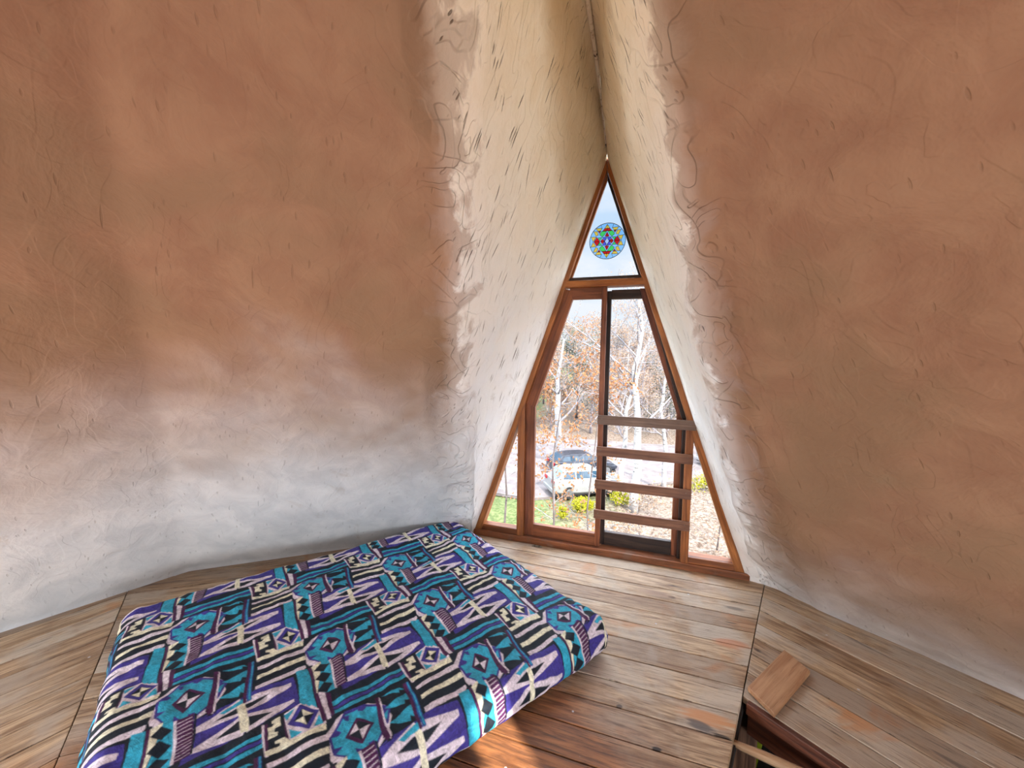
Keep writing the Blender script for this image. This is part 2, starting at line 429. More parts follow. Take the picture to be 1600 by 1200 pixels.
# ================================================================= floor
def floor_material():
    t = NT('worn_pine_boards')
    at = t.n('Attribute'); at.attribute_name = 'grain'; g = at.outputs['Vector']
    m = t.n('Mapping'); m.inputs['Scale'].default_value = (1.6, 16, 1.0); t.l(g, m.inputs[0])
    n1 = t.noise(m.outputs[0], 2.4, 6, 0.62, 0.9)
    m2 = t.n('Mapping'); m2.inputs['Scale'].default_value = (2.2, 60, 1.0); t.l(g, m2.inputs[0])
    n2 = t.noise(m2.outputs[0], 3.4, 5, 0.7)
    blot = t.noise(g, 2.6, 5, 0.6, 0.4)
    obj = t.coord(); sp = t.n('SeparateXYZ'); t.l(obj, sp.inputs[0])
    per = t.n('Attribute'); per.attribute_name = 'board'
    bleached = t.mix(t.mr(n1, 0.3, 0.7), sr(134, 100, 68), sr(214, 186, 150))
    bleached = t.mix(t.mr(blot, 0.40, 0.62, 0.0, 0.8), bleached, sr(192, 180, 164))
    bleached = t.mix(t.mr(t.noise(g, 1.7, 4, 0.6, 0.8), 0.58, 0.72, 0.0, 0.75), bleached, sr(196, 136, 84))
    bleached = t.mix(t.mr(t.noise(m.outputs[0], 1.3, 4, 0.6, 0.6), 0.62, 0.72, 0.0, 0.7), bleached, sr(112, 104, 100))
    varn = t.mix(t.mr(n1, 0.3, 0.7), sr(100, 58, 26), sr(186, 120, 66))
    # old varnish survives away from the window, beside the mattress
    vx = t.math('ADD', t.math('MULTIPLY', t.math('ABSOLUTE', t.math('ADD', sp.outputs['X'], 0.25)), 0.85), t.math('MULTIPLY', sp.outputs['Y'], 1.0))
    vx = t.math('ADD', vx, t.math('MULTIPLY', t.math('SUBTRACT', t.noise(obj, 2.8, 5, 0.6, 0.3), 0.5), 0.55))
    fv = t.mr(vx, -1.10, -0.80, 0.9, 0.0)
    col = t.mix(fv, bleached, varn)
    dark = t.mr(n2, 0.54, 0.66, 0.0, 0.75)
    col = t.mix(dark, col, sr(70, 50, 34))
    tone = t.mr(per.outputs['Fac'], 0.0, 1.0, 0.0, 0.55, smooth=False)
    col = t.mix(tone, col, sr(150, 112, 80), 'MULTIPLY')
    v = t.n('TexVoronoi'); v.inputs['Scale'].default_value = 2.4; t.l(t.coord((1, 1.6, 1), src=g), v.inputs['Vector'])
    knot = t.mr(v.outputs['Distance'], 0.03, 0.065, 1.0, 0.0)
    col = t.mix(t.math('MULTIPLY', knot, 0.85), col, sr(52, 34, 22))
    spk = t.n('TexVoronoi'); spk.inputs['Scale'].default_value = 7; t.l(obj, spk.inputs['Vector'])
    col = t.mix(t.mr(spk.outputs['Distance'], 0.03, 0.05, 0.8, 0.0), col, sr(205, 205, 210))
    # the big knots, splits and stains of individual boards
    for kx, ky, rx, ry, rot, kc, ks in ((0.60, -1.215, 0.13, 0.040, 0.0, sr(206, 140, 84), 0.75), (0.575, -1.262, 0.060, 0.028, -0.3, sr(92, 84, 82), 0.85), (0.650, -1.283, 0.045, 0.010, -0.1, sr(40, 32, 28), 0.9),
                                        (0.403, -1.425, 0.018, 0.012, 0.2, sr(34, 24, 20), 0.95), (0.820, -0.511, 0.050, 0.006, 0.0, sr(26, 18, 14), 0.95), (0.255, -1.279, 0.014, 0.010, 0.4, sr(60, 50, 48), 0.8),
                                        (0.78, -0.70, 0.10, 0.045, 0.1, sr(198, 124, 80), 0.6), (0.42, -0.36, 0.12, 0.035, 0.0, sr(160, 130, 110), 0.6), (0.86, -0.36, 0.06, 0.02, 0.0, sr(84, 76, 72), 0.6)):
        mk = t.n('Mapping'); mk.vector_type = 'TEXTURE'; mk.inputs['Location'].default_value = (kx, ky, 0); mk.inputs['Rotation'].default_value = (0, 0, rot); mk.inputs['Scale'].default_value = (rx, ry, 1)
        t.l(obj, mk.inputs[0]); ln = t.n('VectorMath'); ln.operation = 'LENGTH'; t.l(mk.outputs[0], ln.inputs[0])
        dd_ = t.math('ADD', ln.outputs['Value'], t.math('MULTIPLY', t.math('SUBTRACT', n1, 0.5), 1.6))
        col = t.mix(t.mr(dd_, 0.5, 1.1, ks, 0.0), col, kc)
    rough = t.mr(blot, 0.3, 0.7, 0.38, 0.62)
    h = t.math('SUBTRACT', t.math('ADD', n1, t.math('MULTIPLY', n2, 0.8)), t.math('MULTIPLY', knot, 1.0))
    t.bsdf(col, rough, h, 0.003, 0.7, spec=0.5)
    return t.m
M_FLOOR = floor_material()
FA = 3.41          # the boards are mitred about a point a little behind the room's centre
rngf = random.Random(11)
fv = []; ff = []; fg = []; fb = []
def add_board(poly, ang, bid, z0=-0.035, z1=0.0):
    ca, sa = math.cos(ang), math.sin(ang)
    n = len(poly); o = len(fv)
    q = poly if sum(poly[i][0] * poly[(i + 1) % n][1] - poly[(i + 1) % n][0] * poly[i][1] for i in range(n)) > 0 else poly[::-1]
    dz = rngf.uniform(-0.0015, 0.0015); off = rngf.uniform(0, 40)
    for z in (z0, z1 + dz):
        for x, y in q:
            X, Y = x, y + FA
            fv.append((X * ca + Y * sa, -X * sa + Y * ca - FA, z)); fg.append((x + off, y, off * 0.7)); fb.append(bid)
    ff.append(tuple(range(o, o + n))[::-1]); ff.append(tuple(range(o + n, o + 2 * n)))
    for i in range(n): ff.append((o + i, o + (i + 1) % n, o + n + (i + 1) % n, o + n + i))
SEAMS = [0.20, -0.130, -0.290, -0.425, -0.565, -0.703, -0.845, -0.990, -1.150, -1.287, -1.430, -1.570]
y = -1.57
while y > -3.22: y -= 0.142; SEAMS.append(y)
for k in range(10):
    ang = math.radians(36 * k)
    for i in range(len(SEAMS) - 1):
        y1, y0 = SEAMS[i] - 0.0030, SEAMS[i + 1] + 0.0030
        if k == 0: sh = 0.0
        else: sh = -0.035 if (k == 1) else 0.0
        y1 += sh; y0 += sh
        if k == 1 and y0 < -1.02 and y1 > -2.3:
            if y1 < -1.02: continue
            y0 = -1.035
        if k == 0 and i == 0: y1 = 0.02
        X = lambda yy: max(0.0, 0.3249 * (FA + yy)) - 0.002
        poly = [(-X(y0), y0), (X(y0), y0), (X(y1), y1), (-X(y1), y1)]
        if k == 0 and i in (3, 7): pass
        add_board(poly, ang, rngf.random())
me = bpy.data.meshes.new('floor'); me.from_pydata(fv, [], ff); me.materials.append(M_FLOOR)
a_ = me.attributes.new('grain', 'FLOAT_VECTOR', 'POINT'); a_.data.foreach_set('vector', [c for p in fg for c in p])
a_ = me.attributes.new('board', 'FLOAT', 'POINT'); a_.data.foreach_set('value', fb)
me.update()
fo = bpy.data.objects.new('floor', me); COL.objects.link(fo)
bv = fo.modifiers.new('bevel', 'BEVEL'); bv.width = 0.0022; bv.segments = 2; bv.limit_method = 'ANGLE'
structure(fo, 'worn bare pine board floor mitred in sectors')
# dark packing seen in the gaps, one wedge per sector (none under the stair opening)
M_DARK = flat('dark_gap_timber', sr(30, 22, 16), 0.9)
mb = MB()
for k in range(10):
    ang = math.radians(36 * k); ca, sa = math.cos(ang), math.sin(ang)
    def W(x, y): X_, Y_ = x, y + FA; return (X_ * ca + Y_ * sa, -X_ * sa + Y_ * ca - FA)
    if k == 1:
        mb.prism([W(-1.1, 0), W(1.1, 0), W(0.765, -1.03), W(-0.765, -1.03)], -0.075, -0.034, 'z')
    else:
        mb.prism([W(-1.15, 0.1), W(1.15, 0.1), W(0.0, -3.41)], -0.075, -0.034, 'z')
structure(mb.build('trim_2', M_DARK), 'dark subfloor showing in the gaps between the boards')

# ================================================================= triangular window with sliding sash
WD = sr(196, 122, 66), sr(124, 70, 36)
M_UP = wood('stained_fir_upright', *WD, (0, 0, 1), 0.42)
M_HZ = wood('stained_fir_level', sr(184, 112, 62), sr(110, 62, 34), (1, 0, 0), 0.45)
M_SLL = wood('stained_fir_left_slope', sr(206, 130, 66), sr(130, 76, 36), (0.33, 0, 0.94), 0.42)
M_SLR = wood('stained_fir_right_slope', sr(206, 130, 66), sr(130, 76, 36), (-0.33, 0, 0.94), 0.42)
M_SASH = wood('red_brown_sash_upright', sr(166, 98, 60), sr(104, 56, 36), (0, 0, 1), 0.42)
M_SASHL = wood('red_brown_sash_left_slope', sr(170, 100, 58), sr(106, 58, 36), (0.33, 0, 0.94), 0.42)
M_SASHR = wood('red_brown_sash_right_slope', sr(160, 94, 62), sr(92, 48, 34), (-0.33, 0, 0.94), 0.42)
M_SASHH = wood('red_brown_sash_level', sr(164, 98, 60), sr(104, 56, 34), (1, 0, 0), 0.45)
M_DK = wood('weathered_dark_sash', sr(84, 62, 50), sr(34, 26, 26), (1, 0, 0), 0.5)
M_DKV = wood('weathered_dark_sash_upright', sr(70, 50, 44), sr(24, 20, 22), (0, 0, 1), 0.5)
M_TRANS = wood('orange_fir_transom', sr(212, 134, 66), sr(144, 84, 38), (1, 0, 0), 0.4)
M_SILL = wood('worn_fir_sill', sr(176, 108, 68), sr(110, 64, 38), (1, 0, 0), 0.4, wear=sr(128, 96, 78))
M_SLAT = wood('grey_brown_slat', sr(150, 124, 108), sr(106, 84, 72), (1, 0, 0.0), 0.55)
M_SLAT2 = wood('red_brown_slat', sr(158, 112, 86), sr(108, 72, 56), (1, 0, 0.0), 0.5)

def glass_mat(name, tint, gloss=0.06):
    t = NT(name)
    tr = t.n('BsdfTransparent'); tr.inputs[0].default_value = (*tint, 1)
    gl = t.n('BsdfGlossy'); gl.inputs['Roughness'].default_value = 0.03
    fr = t.n('Fresnel'); fr.inputs['IOR'].default_value = 1.45
    mx = t.n('MixShader'); t.l(t.math('MULTIPLY', fr.outputs[0], 0.10), mx.inputs[0]); t.l(tr.outputs[0], mx.inputs[1]); t.l(gl.outputs[0], mx.inputs[2])
    t.l(mx.outputs[0], t.out.inputs[0]); return t.m
M_GLASS = glass_mat('window_glass', (0.985, 0.99, 0.99))

win = structure(empty('window_1'), 'tall triangular wooden window with stained roundel glass and sliding sash')
def piece(name, poly, y0, y1, mat, bevel=0.003, label=None, parent=win):
    m = MB(); m.prism(poly, y0, y1, 'y'); return m.build(name, mat, parent, bevel=bevel, label=label)
def rect(x0, x1, z0, z1): return [(x0, z0), (x1, z0), (x1, z1), (x0, z1)]
OX = lambda z: 1.0 - 0.3484 * z + 0.006
IX = lambda z: 0.950 - 0.3396 * z
piece('sill', rect(-1.0, 1.02, 0.0, 0.050), -0.004, 0.16, M_SILL, 0.004)
piece('sill_rail', [(-0.975, 0.050), (-0.627, 0.050), (-0.627, 0.095), (-0.955, 0.095)], 0.012, 0.09, M_HZ)
piece('sill_rail', [(0.637, 0.050), (0.985, 0.050), (0.965, 0.095), (0.637, 0.095)], 0.006, 0.10, M_HZ)
piece('rafter', [(-OX(0.05), 0.05), (-IX(0.05), 0.05), (-0.002, 2.79), (-0.002, 2.885)], 0.0, 0.10, M_SLL, 0.004)
piece('rafter', [(OX(0.05), 0.05), (0.002, 2.885), (0.002, 2.79), (IX(0.05), 0.05)], 0.0, 0.10, M_SLR, 0.004)
piece('glazing_bead', [(-IX(2.06) - 0.004, 2.06), (-IX(2.06) + 0.014, 2.06), (-0.001, 2.735), (-0.001, 2.787)], 0.045, 0.07, M_SLL, 0.002)
piece('glazing_bead', [(IX(2.06) + 0.004, 2.06), (0.001, 2.787), (0.001, 2.735), (IX(2.06) - 0.014, 2.06)], 0.045, 0.07, M_DKV, 0.002)
piece('post', [(-0.627, 0.05), (-0.572, 0.05), (-0.572, 1.120), (-0.627, 0.955)], 0.002, 0.10, M_UP)
piece('post', [(0.587, 0.05), (0.637, 0.05), (0.637, 0.925), (0.587, 1.072)], 0.002, 0.10, M_UP)
piece('transom', [(-IX(1.99) - 0.006, 1.99), (IX(1.99) + 0.006, 1.99), (IX(2.037) + 0.006, 2.037), (-IX(2.037) - 0.006, 2.037)], -0.002, 0.10, M_TRANS)
piece('transom_bead', [(-IX(2.037), 2.037), (IX(2.037), 2.037), (IX(2.064), 2.064), (-IX(2.064), 2.064)], 0.03, 0.09, M_DK, 0.002)
# panes fixed in the frame
piece('pane', [(-0.262, 2.05), (0.262, 2.05), (0, 2.80)], 0.060, 0.064, M_GLASS, 0)
piece('pane', [(-0.93, 0.09), (-0.62, 0.09), (-0.62, 0.96)], 0.080, 0.084, M_GLASS, 0)
piece('pane', [(0.63, 0.09), (0.93, 0.09), (0.63, 0.96)], 0.080, 0.084, M_GLASS, 0)
# fixed light on the left
sl = empty('sash'); sl.parent = win
piece('stile', [(-0.571, 0.055), (-0.497, 0.055), (-0.497, 1.087), (-0.571, 1.115)], 0.030, 0.070, M_SASH, parent=sl)
piece('stile', [(-0.571, 1.113), (-0.497, 1.087), (-0.225, 1.905), (-0.242, 1.975), (-0.282, 1.982)], 0.030, 0.070, M_SASHL, parent=sl)
piece('stile', rect(-0.013, 0.024, 0.055, 1.989), 0.022, 0.070, M_SASH, parent=sl)
piece('rail', rect(-0.497, -0.013, 0.055, 0.149), 0.030, 0.070, M_SASHH, parent=sl)
piece('rail', [(-0.226, 1.905), (-0.013, 1.905), (-0.013, 1.990), (-0.25, 1.990)], 0.030, 0.070, M_SASHH, parent=sl)
piece('pane', [(-0.50, 0.145), (-0.010, 0.145), (-0.010, 1.908), (-0.222, 1.908), (-0.50, 1.087)], 0.050, 0.054, M_GLASS, 0, parent=sl)
# sliding sash on the right, in the outer track
sr_ = empty('sliding_sash'); sr_.parent = win
piece('stile', rect(0.018, 0.052, 0.055, 1.965), 0.074, 0.112, M_DKV, parent=sr_)
piece('stile', [(0.527, 0.055), (0.571, 0.055), (0.571, 1.085), (0.527, 1.095)], 0.074, 0.112, M_SASH, parent=sr_)
piece('stile', [(0.527, 1.088), (0.574, 1.080), (0.292, 1.975), (0.245, 1.975), (0.264, 1.905)], 0.074, 0.112, M_SASHR, parent=sr_)
piece('rail', rect(0.052, 0.527, 0.055, 0.156), 0.074, 0.112, M_DK, parent=sr_)
piece('rail', [(0.052, 1.905), (0.265, 1.905), (0.246, 1.972), (0.052, 1.972)], 0.074, 0.112, M_DK, parent=sr_)
piece('pane', [(0.048, 0.15), (0.53, 0.15), (0.53, 1.088), (0.262, 1.908), (0.048, 1.908)], 0.092, 0.096, M_GLASS, 0, parent=sr_)
piece('jamb', [(0.566, 0.05), (0.59, 0.05), (0.59, 1.07), (0.566, 1.06)], 0.05, 0.13, M_DKV)
piece('jamb', [(0.560, 1.06), (0.594, 1.07), (0.30, 1.99), (0.282, 1.99)], 0.05, 0.13, M_DKV)
# small pale oval on the sliding pane
ov = MB(); cx, cz = 0.117, 1.592
ov.prism([(cx + 0.040 * math.cos(a), cz + 0.056 * math.sin(a)) for a in [2 * math.pi * i / 28 for i in range(28)]], 0.0885, 0.0915, 'y')
ov.build('pale_oval', glass_mat('pale_blue_oval', (0.90, 0.95, 1.0)), sr_, label='pale blue oval on the glass')

# guard slats nailed across the opening side
rail = empty('safety_railing', (0.31, -0.02, 0.29))
tag(rail, 'four brown wooden slats nailed across the sliding right half of the window', 'railing')
for zc, x0, x1, m, tl in ((1.029, -0.012, 0.648, M_SLAT, 0.0), (0.797, -0.013, 0.637, M_SLAT2, -0.003), (0.549, -0.018, 0.636, M_SLAT2, -0.001), (0.323, -0.020, 0.636, M_SLAT2, -0.001)):
    b = MB(); b.prism([(x0, zc - 0.034), (x1, zc - 0.034 + tl), (x1, zc + 0.033 + tl), (x0, zc + 0.033)], -0.022, -0.003, 'y')
    o = b.build('slat', m, rail, bevel=0.002); o.matrix_parent_inverse = Matrix.Translation(-Vector((0.31, -0.02, 0.29)))
    for nx in (x0 + 0.03, x1 - 0.035):
        h = MB(); h.prism([(nx + 0.003 * math.cos(a), zc + 0.008 + 0.003 * math.sin(a)) for a in [2 * math.pi * i / 8 for i in range(8)]], -0.0245, -0.0215, 'y')
        n_ = h.build('nail', flat('nail_steel', sr(120, 116, 110), 0.4, metallic=0.8) if 'nail_steel' not in bpy.data.materials else bpy.data.materials['nail_steel'], o)

# ---------------------------------------------------------------- stained glass roundel
RC = Vector((0.012, 0.052, 2.316)); RR = 0.126
rd = empty('stained_glass_roundel', RC)
tag(rd, 'round stained glass ornament of red, yellow, green and blue pieces in the top triangular pane', 'stained glass')
def cg(name, c): 
    t = NT(name); tr = t.n('BsdfTransparent'); tr.inputs[0].default_value = (*c, 1); t.l(tr.outputs[0], t.out.inputs[0]); return t.m
CG = dict(r=cg('red_glass', (0.75, 0.02, 0.02)), y=cg('yellow_glass', (1.0, 0.62, 0.08)), g=cg('green_glass', (0.10, 0.75, 0.14)),
          b=cg('blue_violet_glass', (0.12, 0.12, 0.75)), s=cg('sky_blue_glass', (0.36, 0.66, 0.95)), l=cg('pale_lilac_glass', (0.55, 0.66, 0.92)))
def tp(x, y): return ((x - 530) / 172 * RR, -(y - 800) / 172 * RR)
PIECES = []
def pc(k, *pts): PIECES.append((k, [tp(*p) for p in pts]))
def four(k, pts):        # mirrored about both axes of the roundel (centre 526, 800)
    for sx in (1, -1):
        for sy in (1, -1):
            pc(k, *[(526 + sx * (x - 526), 800 + sy * (y - 800)) for x, y in pts])
four('y', [(526, 640), (551, 678), (526, 678)])
four('r', [(526, 678), (551, 678), (570, 702), (526, 702)])
four('y', [(575, 674), (634, 672), (618, 698), (590, 698)])
four('g', [(532, 704), (580, 704), (598, 735), (572, 758), (550, 736)])
four('r', [(526, 712), (546, 752), (526, 758)])
four('y', [(610, 735), (622, 702), (656, 700), (634, 745)])
four('r', [(588, 702), (612, 702), (600, 722)])
four('r', [(594, 800), (624, 756), (652, 800)])
four('y', [(630, 754), (680, 752), (660, 798)])
four('g', [(574, 762), (612, 764), (596, 792)])
four('r', [(550, 800), (570, 776), (588, 800)])
four('b', [(530, 762), (568, 762), (548, 800)])
pc('l', (526, 770), (548, 800), (526, 835), (504, 800))
def disc(r, seg=48): return [(r * math.cos(2 * math.pi * i / seg), r * math.sin(2 * math.pi * i / seg)) for i in range(seg)]
LEADM = flat('black_lead', (0.01, 0.01, 0.012), 0.5)
def shifted(me_b, name, mat):
    o = me_b.build(name, mat, rd); return o
# pieces (all in one plane side by side); the sky blue ground is cut into the fields between them
grid = 96; cells = {}
def inside(p, poly):
    c = False; n = len(poly)
    for i in range(n):
        x1, y1 = poly[i]; x2, y2 = poly[(i + 1) % n]
        if (y1 > p[1]) != (y2 > p[1]) and p[0] < (x2 - x1) * (p[1] - y1) / (y2 - y1) + x1: c = not c
    return c
ground = MB(); st_ = 2 * RR / grid
for i in range(grid):
    for j in range(grid):
        p = (-RR + (i + 0.5) * st_, -RR + (j + 0.5) * st_)
        if p[0] ** 2 + p[1] ** 2 > (RR - 0.002) ** 2 or any(inside(p, q) for _, q in PIECES): continue
        x0, z0 = p[0] - st_ / 2, p[1] - st_ / 2
        ground.add([(x0, 0, z0), (x0 + st_, 0, z0), (x0 + st_, 0, z0 + st_), (x0, 0, z0 + st_)], [(0, 1, 2, 3)])
ground.build('background_glass', CG['s'], rd, label='pale sky blue glass ground')
for k, nm in (('r', 'red_glass'), ('y', 'yellow_glass'), ('g', 'green_glass'), ('b', 'blue_glass'), ('l', 'centre_glass')):
    m = MB()
    for kk, q in PIECES:
        if kk == k: m.add([(x, 0, z) for x, z in q], [tuple(range(len(q)))])
    m.build(nm, CG[k], rd)
lead = MB()
def lead_line(a, b, wd=0.0019):
    a = Vector(a); b = Vector(b); d = (b - a)
    if d.length < 1e-6: return
    d.normalize(); nrm = Vector((-d.y, d.x)) * wd / 2
    q = [a + nrm - d * wd / 2, b + nrm + d * wd / 2, b - nrm + d * wd / 2, a - nrm - d * wd / 2]
    lead.prism([tuple(p) for p in q], -0.0022, 0.0016, 'y')
for _, q in PIECES:
    for i in range(len(q)): lead_line(q[i], q[(i + 1) % len(q)])
for x, y in ((575, 674), (634, 672), (656, 700), (680, 752)):
    for sx in (1, -1):
        for sy in (1, -1):
            p = Vector(tp(526 + sx * (x - 526), 800 + sy * (y - 800))); q = p.normalized() * RR
            lead_line(p, q, 0.002)
for i in range(48):
    a = disc(RR)[i]; b = disc(RR)[(i + 1) % 48]; lead_line(a, b, 0.0034)
lead.build('lead_line', LEADM, rd, label='black lead lines')
rd.location = RC

